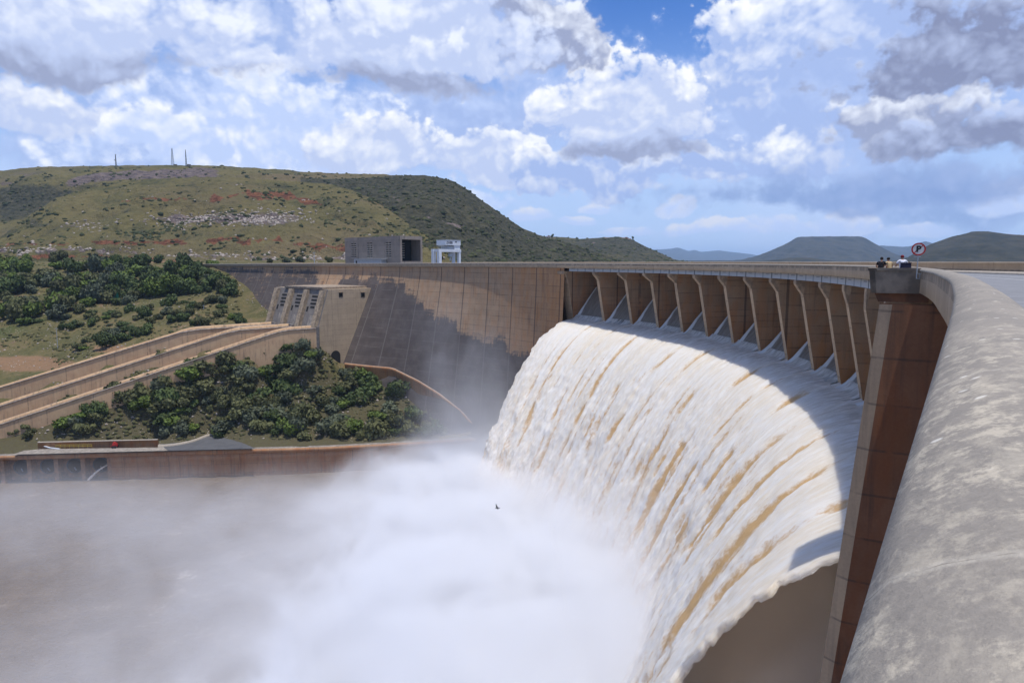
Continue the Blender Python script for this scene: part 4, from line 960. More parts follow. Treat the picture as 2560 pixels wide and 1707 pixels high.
tag(rl.build('handrail', M['yellow']), 'yellow handrail in front of the low retaining wall', 'railing')
kb = strip('path_kerb', [tuple(p) for p in line_pts(((395, 1117), (440, 1113), (480, 1105), (505, 1096), (520, 1089), (540, 1088), (548, 1090)), 59.7)], [(0, -0.3), (0, 0.55), (0.5, 0.55), (0.5, -0.3)], [M['kerb']], [0, 0, 0]); tag(kb, 'curved pale kerb along the asphalt path', 'kerb')
pp = MB(); q = [at_h(97, 1104, 57.9), at_h(107, 1114, 59.2), at_h(125, 1119, 59.7), at_h(150, 1122, 59.8)]
for a, c in zip(q, q[1:]): pp.tube(a, c, 0.22, n=7)
tag(pp.build('drain_pipe', M['white']), 'bent white pipe coming down onto the yard', 'pipe')
pump = empty('pump_trailer', tuple(at_h(288, 1119, 59.85))); tag(pump, 'small red pump machine standing before the low wall', 'pump')
c = np.array(pump.location); b = MB(); b.cbox(c + (0, 0, 0.95), 1.3, 1.1, 0.9); b.cbox(c + (-0.1, 0, 1.6), 0.8, 0.8, 0.6); b.tube(c + (-0.6, 0, 0.7), c + (-1.4, -0.3, 0.45), 0.09); adopt(b.build('body', M['red']), pump)
for sx in (-0.4, 0.42):
    for sy in (-0.72, 0.72): b = MB(); b.tube(c + (sx, sy - 0.1, 0.42), c + (sx, sy + 0.1, 0.42), 0.42, n=14); adopt(b.build('wheel', M['black'], None), pump)

# ------------------------------------------------------------------ three sloping chute walls
lab = ['upper sloping concrete chute farthest from the river', 'middle sloping concrete chute between the other two', 'lowest sloping concrete chute, nearest the bushy slope']
for i, (a, k, e) in enumerate(WALLS):
    pts = [tuple(a), tuple(k + (a - k) * 0.12), tuple(k + (e - k) * 0.02), tuple(e)]
    t_ = empty('concrete_chute', tuple(k)); tag(t_, lab[i], 'chute', 'sloping chutes running down from the outlet block')
    adopt(strip('side_wall', pts, [(0.12, -16), (0.12, -0.45)], [M['chutewall']], [0], step=3), t_)
    adopt(strip('coping', pts, [(0.12, -0.45), (-0.1, -0.45), (-0.1, 0.0), (0.75, 0.0), (0.75, -1.5)], [M['chutetop']], [0] * 4, step=3), t_)
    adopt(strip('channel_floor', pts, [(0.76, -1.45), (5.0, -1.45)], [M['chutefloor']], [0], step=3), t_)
    adopt(strip('rear_wall', pts, [(5.0, -1.5), (5.0, 0.55), (5.75, 0.55), (5.75, -14)], [M['chutetop'], M['chutewall']], [1, 0, 1], step=3), t_)
    # closed end against the block
    d = (np.array(a) - np.array(k)); d[2] = 0; d /= np.linalg.norm(d); nb = np.array((-d[1], d[0], 0)); nb *= np.sign(nb[1])
    b = MB(); b.box(np.array(a) - uz * 16 + nb * 0.12, d * 1.0, nb * 5.6, uz * 16.4); adopt(b.build('end_wall', M['blockdark']), t_)

# ------------------------------------------------------------------ outlet block on the dam face
ew = np.append(wing(1.0) - wing(0.0), 0); es = np.append(wing(0.0, 1.0) - wing(0.0, 0.0), 0)
TOPH = 10.4
P_R, P_L = p_of_u(821, 21.8, TOPH), p_of_u(690, 21.8, TOPH)
def blk(p, s_, H): xy = wing(p, s_); return np.array((xy[0], xy[1], EYE - H))
sf = lambda H: 21.8 + 0.335 * (H - TOPH)
block = empty('outlet_block', tuple(blk(P_R, 24, 40))); tag(block, 'massive concrete outlet block built against the dam face, arched tunnel mouth at its foot', 'building')
V = []; UVl = []; rows = list(np.arange(TOPH, 50, 1.5))
b = MB()
b.hexa([blk(P_R, 2, 52), blk(P_R, sf(52), 52), blk(P_L, sf(52), 52), blk(P_L, 2, 52), blk(P_R, -1, TOPH), blk(P_R, sf(TOPH), TOPH), blk(P_L, sf(TOPH), TOPH), blk(P_L, -1, TOPH)])
o = b.build('wall', [M['block'], M['blockdark']])
for po in o.data.polygons:      # the front carries the grey weathering
    po.material_index = 1 if po.normal.dot(Vector(es)) > 0.5 else 0
uvl = o.data.uv_layers.new(name='UVMap')
for po in o.data.polygons:
    for li in po.loop_indices:
        v = o.data.vertices[o.data.loops[li].vertex_index].co; uvl.data[li].uv = (Vector((v.x, v.y, 0)).dot(Vector(ew)) * (1 if po.material_index else 0) + Vector((v.x, v.y, 0)).dot(Vector(es)) * (0 if po.material_index else 1), EYE - v.z)
adopt(o, block)
b = MB(); b.hexa([blk(P_R + 3, -0.5, TOPH - 0.02), blk(P_R + 3, 22.5, TOPH - 0.02), blk(P_L - 8, 22.5, TOPH - 0.02), blk(P_L - 8, -0.5, TOPH - 0.02), blk(P_R + 3, -0.5, TOPH - 0.8), blk(P_R + 3, 22.5, TOPH - 0.8), blk(P_L - 8, 22.5, TOPH - 0.8), blk(P_L - 8, -0.5, TOPH - 0.8)])
adopt(b.build('roof_slab', M['fascia']), block)
Lb = P_L - P_R
for f_ in (0.06, 0.35, 0.64, 0.93):       # raised ribs of the front
    b = MB(); p0 = P_R + Lb * f_; w = 1.3
    b.hexa([blk(p0 - w, sf(30) - .2, 30), blk(p0 - w, sf(30) + 1.5, 30), blk(p0 + w, sf(30) + 1.5, 30), blk(p0 + w, sf(30) - .2, 30), blk(p0 - w, sf(TOPH) - .2, TOPH + .3), blk(p0 - w, sf(TOPH) + 1.5, TOPH + .3), blk(p0 + w, sf(TOPH) + 1.5, TOPH + .3), blk(p0 + w, sf(TOPH) - .2, TOPH + .3)])
    adopt(b.build('rib', M['block']), block)
for f_ in (0.20, 0.49, 0.78):
    p0 = P_R + Lb * f_
    for i in range(4):
        H0 = 12.9 + 1.35 * i; b = MB(); w = 2.0 - (0.6 if i == 3 else 0)
        b.hexa([blk(p0 - w, sf(H0) - .3, H0 + .75), blk(p0 - w, sf(H0 + .75) + .06, H0 + .75), blk(p0 + w, sf(H0 + .75) + .06, H0 + .75), blk(p0 + w, sf(H0) - .3, H0 + .75), blk(p0 - w, sf(H0) - .3, H0), blk(p0 - w, sf(H0) + .06, H0), blk(p0 + w, sf(H0) + .06, H0), blk(p0 + w, sf(H0) - .3, H0)])
        adopt(b.build('louvre', M['dark']), block)
    b = MB(); H0 = 17.2; w = 0.55; p1 = p0 + 3.2
    b.hexa([blk(p1 - w, sf(H0) - .3, H0 + 1.9), blk(p1 - w, sf(H0 + 1.9) + .06, H0 + 1.9), blk(p1 + w, sf(H0 + 1.9) + .06, H0 + 1.9), blk(p1 + w, sf(H0) - .3, H0 + 1.9), blk(p1 - w, sf(H0) - .3, H0), blk(p1 - w, sf(H0) + .06, H0), blk(p1 + w, sf(H0) + .06, H0), blk(p1 + w, sf(H0) - .3, H0)])
    adopt(b.build('door', M['dark']), block)
    b = MB(); w = 1.3; H0, H1 = 20.5, 27.5; p2 = p0 - 0.8      # pale wash below each bay
    b.hexa([blk(p2 - w, sf(H1) - .3, H1), blk(p2 - w, sf(H1) + .12, H1), blk(p2 + w, sf(H1) + .12, H1), blk(p2 + w, sf(H1) - .3, H1), blk(p2 - w, sf(H0) - .3, H0), blk(p2 - w, sf(H0) + .12, H0), blk(p2 + w, sf(H0) + .12, H0), blk(p2 + w, sf(H0) - .3, H0)])
    adopt(b.build('gate_panel', M['yard']), block)
def on_side(u, y):      # point of the photograph on the block's side wall: s, H
    a, Y, Z_ = ray(u, y); o0 = wing(P_R, 0.0)
    A_ = np.array([[a, -es[0]], [Y, -es[1]]]); k, s_ = np.linalg.solve(A_, o0); return s_, -Z_ * k
for u, y in ((852, 737), (907, 737)):
    s_, H_ = on_side(u, y); b = MB(); b.box(blk(P_R, s_ - 0.8, H_ + 0.9) - ew * 0.12, es * 1.6, ew * 0.5, uz * 1.8); w_ = b.build('window', M['dark']); adopt(w_, block)
    b = MB(); b.box(blk(P_R, s_ - 1.1, H_ - 0.9) - ew * 0.4, es * 2.2, ew * 0.6, uz * 0.3); fr = b.build('lintel', M['block']); fr.parent = w_; fr.matrix_parent_inverse = Matrix.Translation(block.location)
    fr.matrix_parent_inverse = Matrix.Identity(4)
s_, H_ = on_side(839.5, 905); 
TUN = blk(P_R, s_, H_); b = MB(); arc_ = [(-2.1, -1.0), (2.1, -1.0)] + [(2.1 * math.cos(a_), 2.4 + 2.1 * math.sin(a_)) for a_ in np.linspace(0, math.pi, 13)]
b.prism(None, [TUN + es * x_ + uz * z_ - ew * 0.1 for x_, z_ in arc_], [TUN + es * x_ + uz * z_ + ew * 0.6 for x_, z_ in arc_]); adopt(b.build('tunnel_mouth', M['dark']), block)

# ------------------------------------------------------------------ ramp from the tunnel down to the river
rp = [at_h(*q) for q in ((862, 914, 39.6), (905, 919, 40.0), (980, 926, 40.6), (1045, 958, 44.0), (1100, 992, 48.0), (1150, 1030, 52.5), (1185, 1068, 57.0))]
ramp = empty('retaining_wall', tuple(rp[3])); tag(ramp, 'curving retaining wall of the ramp from the tunnel mouth to the river', 'wall')
adopt(strip('wall_face', [tuple(p) for p in rp], [(0, -13), (0, 0.0), (-0.15, 0.0), (-0.15, 1.1), (0.35, 1.1), (0.35, 0.0)], [M['river'], M['chutetop']], [0, 0, 0, 1, 0], step=2), ramp)
kind(strip('ramp_road', [tuple(p) for p in rp], [(0.35, 0.02), (7.5, 0.05), (7.6, -8)], [M['yard']], [0, 0], step=2), 'structure', 'concrete ramp road along the foot of the dam')
hr = MB(); hp = [at_h(u, y, 60.0) for u, y in ((1100, 1101), (1150, 1094), (1190, 1086), (1235, 1081), (1280, 1080))]
for a, c in zip(hp, hp[1:]):
    for h_ in (0.6, 1.2): hr.tube(a + uz * h_, c + uz * h_, 0.09, n=6)
    hr.tube(a - uz * 0.3, a + uz * 1.2, 0.09, n=6)
tag(hr.build('handrail', M['yellow']), 'yellow handrail on the river wall close to the falling water', 'railing')

# ------------------------------------------------------------------ louvred gate house on the crest
def crest_box(name, p0, p1, s0, s1, H0, H1, m, parent):
    b = MB(); b.hexa([blk(p0, s1, H0), blk(p0, s0, H0), blk(p1, s0, H0), blk(p1, s1, H0), blk(p0, s1, H1), blk(p0, s0, H1), blk(p1, s0, H1), blk(p1, s1, H1)])
    o = b.build(name, m); adopt(o, parent)
    uvl = o.data.uv_layers.new(name='UVMap')
    for po in o.data.polygons:
        for li in po.loop_indices: v = o.data.vertices[o.data.loops[li].vertex_index].co; uvl.data[li].uv = (v.x * ew[0] + v.y * ew[1] + v.x * es[0] + v.y * es[1], EYE - v.z)
    return o
SF = -5.0; GP0 = p_of_u(1001, SF, -2); GP1 = p_of_u(863, SF, -2); GB = -16.5
gh = empty('gate_house', tuple(blk((GP0 + GP1) / 2, SF - 5, 1.4))); tag(gh, 'square grey concrete gate house with louvred walls standing on the dam crest', 'building')
HT = -10.3
# walls built round a real open bay at the right hand end
th = 0.5
crest_box('wall', GP0, GP0 + th, SF - 0.9, SF - 0.002, 2.4, HT, M['tower'], gh)
crest_box('wall', GP0, GP0 + th, GB, GB + 1.0, 2.4, HT, M['tower'], gh)
crest_box('lintel', GP0, GP0 + th, GB + 1.0, SF - 0.9, -8.9, HT, M['tower'], gh)
crest_box('sill', GP0, GP0 + th, GB + 1.0, SF - 0.9, 2.4, -0.3, M['tower'], gh)
crest_box('wall', GP1, GP1 - th, GB, SF, 2.4, HT, M['tower'], gh)
crest_box('wall', GP0 + th, GP1 - th, GB, GB + th, 2.4, HT, M['tower'], gh)
crest_box('roof', GP0 + th, GP1 - th, GB + th, SF - th, HT + 0.5, HT + 0.05, M['tower'], gh)
Lg = GP1 - GP0
cols = []
for f_ in (0.20, 0.53, 0.83): cols += [(GP0 + Lg * f_ - 1.75, GP0 + Lg * f_ - 0.15), (GP0 + Lg * f_ + 0.15, GP0 + Lg * f_ + 1.75)]
cur = GP0 + th
for c0, c1 in cols:
    crest_box('wall', cur, c0, SF - th, SF, 2.4, HT, M['tower'], gh); cur = c1
    lo = crest_box('louvre_frame', c0, c1, SF - th, SF, -7.9, HT, M['tower'], gh)
    crest_box('wall', c0, c1, SF - th, SF, 2.4, -1.6, M['tower'], gh)
    b = MB()
    for i in range(7):
        h0 = -1.62 - 0.9 * i; A_ = [blk(c0, SF - th, h0), blk(c0, SF + 0.05, h0), blk(c1, SF + 0.05, h0), blk(c1, SF - th, h0)]; b.hexa(A_ + [p + uz * 0.44 for p in A_])
    adopt(b.build('louvre', M['kerb']), gh)
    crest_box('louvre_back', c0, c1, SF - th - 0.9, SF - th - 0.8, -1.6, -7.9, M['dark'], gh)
crest_box('wall', cur, GP1 - th, SF - th, SF, 2.4, HT, M['tower'], gh)
crest_box('inner_wall', GP0 + 6.5, GP0 + 6.9, GB + th, SF - th, 2.4, HT + 0.6, M['dark'], gh)
for i in range(7):
    for a0, a1 in ((SF - 5.2, SF - 3.4), (SF - 7.4, SF - 5.6)): crest_box('vent_slot', GP0 + 6.4, GP0 + 6.5, a0, a1, -1.6 - 0.95 * i, -1.95 - 0.95 * i, M['kerb'], gh)
an = empty('annex', tuple(blk(GP0 + Lg * 0.55, SF + 1.3, 1.4))); tag(an, 'low flat roofed pale annex in front of the gate house', 'shed')
crest_box('wall', GP0 + Lg * 0.24, GP0 + Lg * 0.74, SF + 0.02, SF + 2.4, 1.45, -0.95, M['greysteel'], an); crest_box('roof', GP0 + Lg * 0.22, GP0 + Lg * 0.72, SF + 0.01, SF + 2.8, -0.96, -1.25, M['greysteel'], an); crest_box('door', GP0 + Lg * 0.68, GP0 + Lg * 0.705, SF + 2.41, SF + 2.46, 1.4, -0.5, M['dark'], an)
# ------------------------------------------------------------------ gantry crane
gc = empty('gantry_crane', tuple(blk(p_of_u(1115, -6, 0), -6, 1.4))); tag(gc, 'white gantry crane straddling the dam crest with a boxy cabin', 'crane')
def gp(u, s_): return p_of_u(u, s_, 0.0)
SA, SB = -2.2, -12.2
p0_ = gp(1098.5, SA); p1_ = gp(1084.5, SA)
for p_ in (p0_, p1_):
    for s_, w_ in ((SA, 0.62), (SB, 0.48)): crest_box('leg', p_ - w_, p_ + w_, s_ - w_, s_ + w_, 1.45, -3.7, M['white'], gc)
    crest_box('cross_beam', p_ - 0.55, p_ + 0.55, SB - 0.6, SA + 0.75, -3.7, -4.75, M['white'], gc)
for s_ in (SA, SB): crest_box('end_beam', p0_ + 0.56, p1_ - 0.56, s_ - 0.45, s_ + 0.45, -3.75, -4.65, M['white'], gc)
crest_box('pedestal', p0_ - 0.3, p0_ + 4, SB - 0.3, SB + 2.6, -4.75, -6.2, M['white'], gc); crest_box('pedestal', p0_ + 0.2, p0_ + 4, SB + 2.6, SB + 5.6, -4.75, -5.9, M['greysteel'], gc)
cab = crest_box('cabin', p0_ - 0.5, p0_ + 4.6, SB - 0.4, SB + 7.2, -6.2, -8.0, M['white'], gc); crest_box('roof', p0_ - 0.6, p0_ + 4.7, SB - 0.5, SB + 7.3, -8.0, -8.2, M['greysteel'], gc)
cu = bpy.data.curves.new('lettering', 'FONT'); cu.body = 'ZABB'; cu.size = 1.3; cu.extrude = 0.02; cu.offset = 0.03; cu.materials.append(M['darksteel']); cu.align_x = 'LEFT'
lt = bpy.data.objects.new('lettering', cu); COL.objects.link(lt)
_dg = bpy.context.evaluated_depsgraph_get(); _me = bpy.data.meshes.new_from_object(lt.evaluated_get(_dg)); bpy.data.objects.remove(lt)
lt = bpy.data.objects.new('lettering', _me); COL.objects.link(lt); ax = -es; nn_ = -ew; tp = blk(p0_ - 0.53, SB + 6.9, -6.75)
lt.parent = cab; lt.matrix_world = Matrix(((ax[0], 0, nn_[0], tp[0]), (ax[1], 0, nn_[1], tp[1]), (0, 1, 0, tp[2]), (0, 0, 0, 1))); lt.matrix_parent_inverse = Matrix.Identity(4)
crest_box('emblem', p0_ - 0.53, p0_ - 0.5, SB + 1.6, SB + 2.4, -7.2, -7.7, M['darksteel'], gc)
b = MB(); hx = blk(p0_ + 1.0, SB + 3.6, 0); b.cbox(hx + uz * 2.6, 1.3, 1.0, 1.2, 0.7); b.tube(hx + uz * 4.2, hx + uz * 1.2, 0.12, n=6); b.cbox(hx + uz * 0.9, 0.5, 0.5, 0.9); adopt(b.build('hoist', M['greysteel']), gc)
b = MB()
for i in range(6): p_ = blk(p0_ + 0.3, SA + 0.3 - i * 0.85, -4.75); b.tube(p_, p_ + uz * 1.1, 0.05, n=5)
b.tube(blk(p0_ + 0.3, SA + 0.3, -5.85), blk(p0_ + 0.3, SA - 3.95, -5.85), 0.05, n=5)
adopt(b.build('railing', M['greysteel']), gc)

# ------------------------------------------------------------------ small fixtures on the crest
def text_mesh(body, size, m, parent, mw, name='lettering', extr=0.004, bold=0.0):
    cu = bpy.data.curves.new(name, 'FONT'); cu.body = body; cu.size = size; cu.extrude = extr; cu.offset = bold; cu.align_x = 'CENTER'; cu.align_y = 'CENTER'; cu.materials.append(m)
    to = bpy.data.objects.new(name, cu); COL.objects.link(to); dg = bpy.context.evaluated_depsgraph_get()
    me = bpy.data.meshes.new_from_object(to.evaluated_get(dg)); bpy.data.objects.remove(to)
    o = bpy.data.objects.new(name, me); COL.objects.link(o); o.matrix_world = mw
    if parent is not None: o.parent = parent; o.matrix_parent_inverse = Matrix.Translation(parent.location).inverted()
    return o
M['signwhite'] = plain('sign_white', (0.66, 0.64, 0.60), 0.5, 0.06, 3)
SC = at(2296.5, 623, 37.6); PB = at(2291, 697, 37.6)
sign = empty('no_parking_sign', tuple(PB)); tag(sign, 'round no parking sign with black P and red ring on a thin pole', 'road sign')
fw = Vector((SC[0], SC[1], 0)).normalized() * -1; rt = Vector((0, 0, 1)).cross(fw).normalized(); up = Vector((0, 0, 1))
def basis(c): return Matrix((rt.to_4d(), up.to_4d(), fw.to_4d(), Vector((0, 0, 0, 1)))).transposed() if False else Matrix(((rt.x, up.x, fw.x, c[0]), (rt.y, up.y, fw.y, c[1]), (rt.z, up.z, fw.z, c[2]), (0, 0, 0, 1)))
def disc(mb, c, r0, r1, z0, z1, m=0, n=40):
    c = Vector(c); V = []
    for (r, z) in ((r0, z0), (r1, z0), (r1, z1), (r0, z1)):
        for i in range(n): a_ = 2 * math.pi * i / n; V.append(c + rt * r * math.cos(a_) + up * r * math.sin(a_) + fw * z)
    mb.quadmesh(V, [(a * n + i, a * n + (i + 1) % n, ((a + 1) % 4) * n + (i + 1) % n, ((a + 1) % 4) * n + i) for a in range(4) for i in range(n)], m)
b = MB(); disc(b, SC, 0.002, 0.335, -0.012, 0.0); adopt(b.build('plate', M['signwhite']), sign)
b = MB(); disc(b, SC, 0.272, 0.345, -0.016, 0.010); adopt(b.build('ring', M['red']), sign)
b = MB(); dg_ = (rt + up).normalized(); pd = (rt - up).normalized(); c = Vector(SC); b.box(c - dg_ * 0.27 - pd * 0.024 + fw * 0.002, dg_ * 0.54, pd * 0.048, fw * 0.004); adopt(b.build('slash', M['red']), sign)
text_mesh('P', 0.44, M['black'], sign, basis(Vector(SC) + fw * 0.011 + up * 0.0), 'lettering', 0.003, 0.022)
b = MB(); b.tube(Vector(PB), Vector(SC) - fw * 0.03 - up * 0.25, 0.028, n=8); b.tube(Vector(SC) - fw * 0.03 - up * 0.25, Vector(SC) - fw * 0.03 + up * 0.2, 0.026, n=8); adopt(b.build('pole', M['greysteel']), sign)
b = MB(); b.box(Vector(PB) - rt * 0.02 + up * 0.0, rt * 0.19, fw * 0.03, up * 0.03); b.box(Vector(PB) - rt * 0.02 + up * 0.27, rt * 0.25, fw * 0.03, up * 0.03); b.box(Vector(PB) + rt * 0.14, rt * 0.03, fw * 0.03, up * 0.28)
adopt(b.build('bracket', M['greysteel']), sign)
b = MB(); b.box(Vector(SC) - up * 0.42 - rt * 0.2 - fw * 0.01, rt * 0.32, fw * 0.02, up * 0.03); adopt(b.build('crossbar', M['greysteel']), sign)

# ------------------------------------------------------------------ people at the balcony
M['cloth_black'] = plain('black_cotton', (0.012, 0.012, 0.016), 0.9, 0.1, 8)
M['cloth_beige'] = plain('beige_cotton', (0.50, 0.37, 0.20), 0.9, 0.1, 8)
M['cloth_white'] = plain('white_cotton', (0.72, 0.73, 0.80), 0.9, 0.06, 8)
M['denim'] = plain('denim', (0.03, 0.045, 0.09), 0.9, 0.15, 8)
M['hair'] = plain('dark_hair', (0.015, 0.011, 0.009), 0.8, 0.2, 10)
M['cap'] = plain('dark_red_cap', (0.16, 0.015, 0.02), 0.8, 0.1, 8)
M['navy'] = plain('navy_canvas', (0.012, 0.013, 0.035), 0.85, 0.1, 6)
def skin_mesh(name, pts, edges_, radii, m, parent, root=0, sub=2):
    me = bpy.data.meshes.new(name); me.from_pydata([tuple(p) for p in pts], edges_, []); o = bpy.data.objects.new(name, me); COL.objects.link(o)
    sk = o.modifiers.new('skin', 'SKIN'); ly = me.skin_vertices[0] if me.skin_vertices else None
    if ly is None:
        bm = bmesh.new(); bm.from_mesh(me); bm.verts.layers.skin.verify(); bm.to_mesh(me); bm.free(); ly = me.skin_vertices[0]
    for i, r in enumerate(radii): ly.data[i].radius = (r, r) if not hasattr(r, '__len__') else r; ly.data[i].use_root = (i == root)
    sb = o.modifiers.new('sub', 'SUBSURF'); sb.levels = sub; sb.render_levels = sub
    dg = bpy.context.evaluated_depsgraph_get(); nm = bpy.data.meshes.new_from_object(o.evaluated_get(dg)); bpy.data.objects.remove(o)
    nm.materials.clear(); nm.materials.append(m)
    for p in nm.polygons: p.use_smooth = True
    o = bpy.data.objects.new(name, nm); COL.objects.link(o); o.parent = parent; return o
def person(loc, yaw, k, shirt, trousers, headwear, label, lean=0.10, head_turn=0.0, arm_r=0.0, group=None):
    t = empty('person', loc); t.rotation_euler = (0, 0, yaw); t.scale = (k, k, k); tag(t, label, 'person')
    L = lean
    P = [(0, 0, 0.93), (0, L * 0.35, 1.12), (0, L * 0.8, 1.32), (0, L, 1.43), (0, L + 0.02, 1.50), (0, L + 0.045, 1.57), (0, L + 0.05, 1.64), (0, L + 0.04, 1.71)]
    R = [(0.15, 0.11), (0.135, 0.10), (0.165, 0.11), (0.12, 0.085), 0.055, (0.068, 0.082), (0.078, 0.096), (0.058, 0.07)]
    E_ = [(i, i + 1) for i in range(7)]
    def chain(start, pts, rr):
        prev = start
        for p, r in zip(pts, rr): P.append(p); R.append(r); E_.append((prev, len(P) - 1)); prev = len(P) - 1
        return prev
    for s in (-1, 1):
        chain(0, [(s * 0.10, 0, 0.86), (s * 0.11, 0.02, 0.48), (s * 0.11, -0.02, 0.09), (s * 0.12, 0.13, 0.035)], [0.095, 0.062, 0.045, 0.04])
    hands = []
    for s in (-1, 1):
        ex = (s * 0.30, L + 0.04 + (arm_r if s > 0 else 0) * 0.2, 1.17); wx = (s * 0.22, L + 0.28, 1.13 + (arm_r * 0.3 if s > 0 else 0))
        chain(3, [(s * 0.185, L, 1.41), ex, wx, (s * 0.20, L + 0.36, 1.12 + (arm_r * 0.32 if s > 0 else 0))], [0.062, 0.045, 0.032, (0.022, 0.04)]); hands.append((s, len(P) - 1))
    body = skin_mesh('body', P, E_, R, M['skin'], t)
    # face, ears and fingers joined to the one body mesh
    bm = bmesh.new(); bm.from_mesh(body.data)
    def ball(c, r):
        mt_ = Matrix.Translation(c) @ Matrix.Diagonal((*r, 1)); bmesh.ops.create_icosphere(bm, subdivisions=1, radius=1.0, matrix=mt_)
    hc = Vector((0, L + 0.05, 1.64))
    ball(hc + Vector((0, 0.10, -0.01)), (0.014, 0.022, 0.022)); ball(hc + Vector((0.078, 0, 0)), (0.012, 0.02, 0.03)); ball(hc + Vector((-0.078, 0, 0)), (0.012, 0.02, 0.03)); ball(hc + Vector((0, 0.085, -0.055)), (0.028, 0.012, 0.008))
    for sx in (-0.033, 0.033): ball(hc + Vector((sx, 0.086, 0.012)), (0.014, 0.01, 0.009))
    for s, vi in hands:
        w = Vector(P[vi])
        for f_, ln in zip((-0.03, -0.011, 0.009, 0.028), (0.055, 0.07, 0.075, 0.062)):
            for q in range(3): ball(w + Vector((f_, 0.035 + ln * (q + 0.5) / 2, -0.012 * q * q)), (0.0085, 0.02, 0.009))
        ball(w + Vector((-s * 0.045, 0.01, 0.0)), (0.011, 0.028, 0.011)); ball(w + Vector((-s * 0.052, 0.045, -0.005)), (0.009, 0.02, 0.009))
    bm.to_mesh(body.data); bm.free()
    g = 0.018
    P2 = [(0, 0, 0.90), (0, L * 0.35, 1.12), (0, L * 0.8, 1.32), (0, L, 1.445)]; R2 = [(0.165 + g, 0.125 + g), (0.145 + g, 0.11 + g), (0.172 + g, 0.118 + g), (0.11, 0.085)]; E2 = [(0, 1), (1, 2), (2, 3)]
    for s in (-1, 1):
        P2 += [(s * 0.19, L, 1.415), (s * 0.262, L + 0.03, 1.26)]; R2 += [0.075, 0.066]; n_ = len(P2); E2 += [(3, n_ - 2), (n_ - 2, n_ - 1)]
    skin_mesh('shirt', P2, E2, R2, shirt, t)
    P3 = [(0, 0, 0.95)]; R3 = [(0.165, 0.125)]; E3 = []
    for s in (-1, 1):
        n_ = len(P3); P3 += [(s * 0.10, 0, 0.84), (s * 0.112, 0.02, 0.48), (s * 0.112, -0.02, 0.09)]; R3 += [0.112, 0.082, 0.066]; E3 += [(0, n_), (n_, n_ + 1), (n_ + 1, n_ + 2)]
    skin_mesh('trousers', P3, E3, R3, trousers, t)
    me = bpy.data.meshes.new('hair'); bm = bmesh.new(); bmesh.ops.create_uvsphere(bm, u_segments=18, v_segments=12, radius=1.0, matrix=Matrix.Translation(hc + Vector((0, -0.012, 0.028))) @ Matrix.Diagonal((0.092, 0.108, 0.092, 1)))
    bmesh.ops.delete(bm, geom=[v for v in bm.verts if v.co.z < hc.z - 0.045 or (v.co.y > hc.y + 0.055 and v.co.z < hc.z + 0.03)], context='VERTS')
    if headwear[1]:
        bmesh.ops.create_cube(bm, size=1.0, matrix=Matrix.Translation(hc + Vector((0, 0.13, 0.045))) @ Matrix.Diagonal((0.14, 0.11, 0.012, 1)))
    bm.to_mesh(me); bm.free(); me.materials.append(headwear[0])
    for p in me.polygons: p.use_smooth = True
    o = bpy.data.objects.new('cap' if headwear[1] else 'hair', me); COL.objects.link(o); o.parent = t
    return t
def stand(u, D): p = at(u, 660, D); return (p[0], p[1], EYE - 1.45)
person(tuple(local(TB, 2.04, 2.6, 1.45)), rad(-48), 1.0, M['cloth_black'], M['denim'], (M['hair'], False), 'person in a black T-shirt leaning at the balcony, turned to the right', arm_r=0.0)
person(tuple(local(TB, 1.55, 3.0, 1.45)), rad(8), 0.99, M['cloth_beige'], M['denim'], (M['hair'], False), 'person in a beige shirt seen from behind at the balcony')
person(tuple(local(TB, 0.88, 1.5, 1.45)), rad(-10), 1.06, M['cloth_white'], M['denim'], (M['cap'], True), 'person in a white shirt and dark red cap behind a navy bag', arm_r=0.9)
bg = local(TB, 0.76, 0.16, 0.345); bag = empty('cooler_bag', (bg[0], bg[1], EYE - 0.345)); tag(bag, 'square navy cooler bag standing on the balcony parapet', 'bag')
b = MB(); c = np.array(bag.location); b.hexa([c + q for q in ((-.25, -.13, 0), (.25, -.13, 0), (.25, .13, 0), (-.25, .13, 0), (-.245, -.12, .27), (.245, -.12, .27), (.245, .12, .27), (-.245, .12, .27))]); adopt(b.build('body', M['navy']), bag)
b = MB(); b.cbox(c + (0, 0, 0.295), 0.51, 0.27, 0.045); adopt(b.build('lid', M['navy']), bag)
b = MB(); pts = [c + (0.15 * math.cos(a_), -0.10, 0.31 + 0.07 * math.sin(a_)) for a_ in np.linspace(0, math.pi, 8)]
for p, q in zip(pts, pts[1:]): b.tube(p, q, 0.012, n=6)
adopt(b.build('handle', M['black']), bag)
# swift over the spray
bc = at(1243, 1269, 88.0); bird = MB()
def wingq(side):
    s = Vector(side); root = Vector(bc); perp = Vector((0.12, 0.05, 0)); V = []
    for f_, w in ((0, 0.11), (0.45, 0.09), (0.8, 0.05), (1.0, 0.01)):
        c = root + s * f_ + Vector((0.05 * f_ * f_, 0, 0)); V += [c - Vector((w, 0.01, 0)), c + Vector((w, 0.01, -0.01)), c + Vector((0, 0, 0.014))]
    bird.quadmesh(V, [f for i in range(3) for f in ((i * 3, i * 3 + 1, i * 3 + 4, i * 3 + 3), (i * 3 + 1, i * 3 + 2, i * 3 + 5, i * 3 + 4), (i * 3 + 2, i * 3, i * 3 + 3, i * 3 + 5))])
wingq((-0.22, 0.1, 0.58)); wingq((0.12, -0.55, -0.02))
b0 = Vector(bc)
for i, (p, q, r0, r1) in enumerate((((-0.30, 0, -0.04), (-0.12, 0, -0.01), 0.02, 0.075), ((-0.12, 0, -0.01), (0.12, 0, 0.01), 0.075, 0.07), ((0.12, 0, 0.01), (0.42, 0, -0.01), 0.07, 0.02))): bird.tube(b0 + Vector(p), b0 + Vector(q), r0, r1, 8)
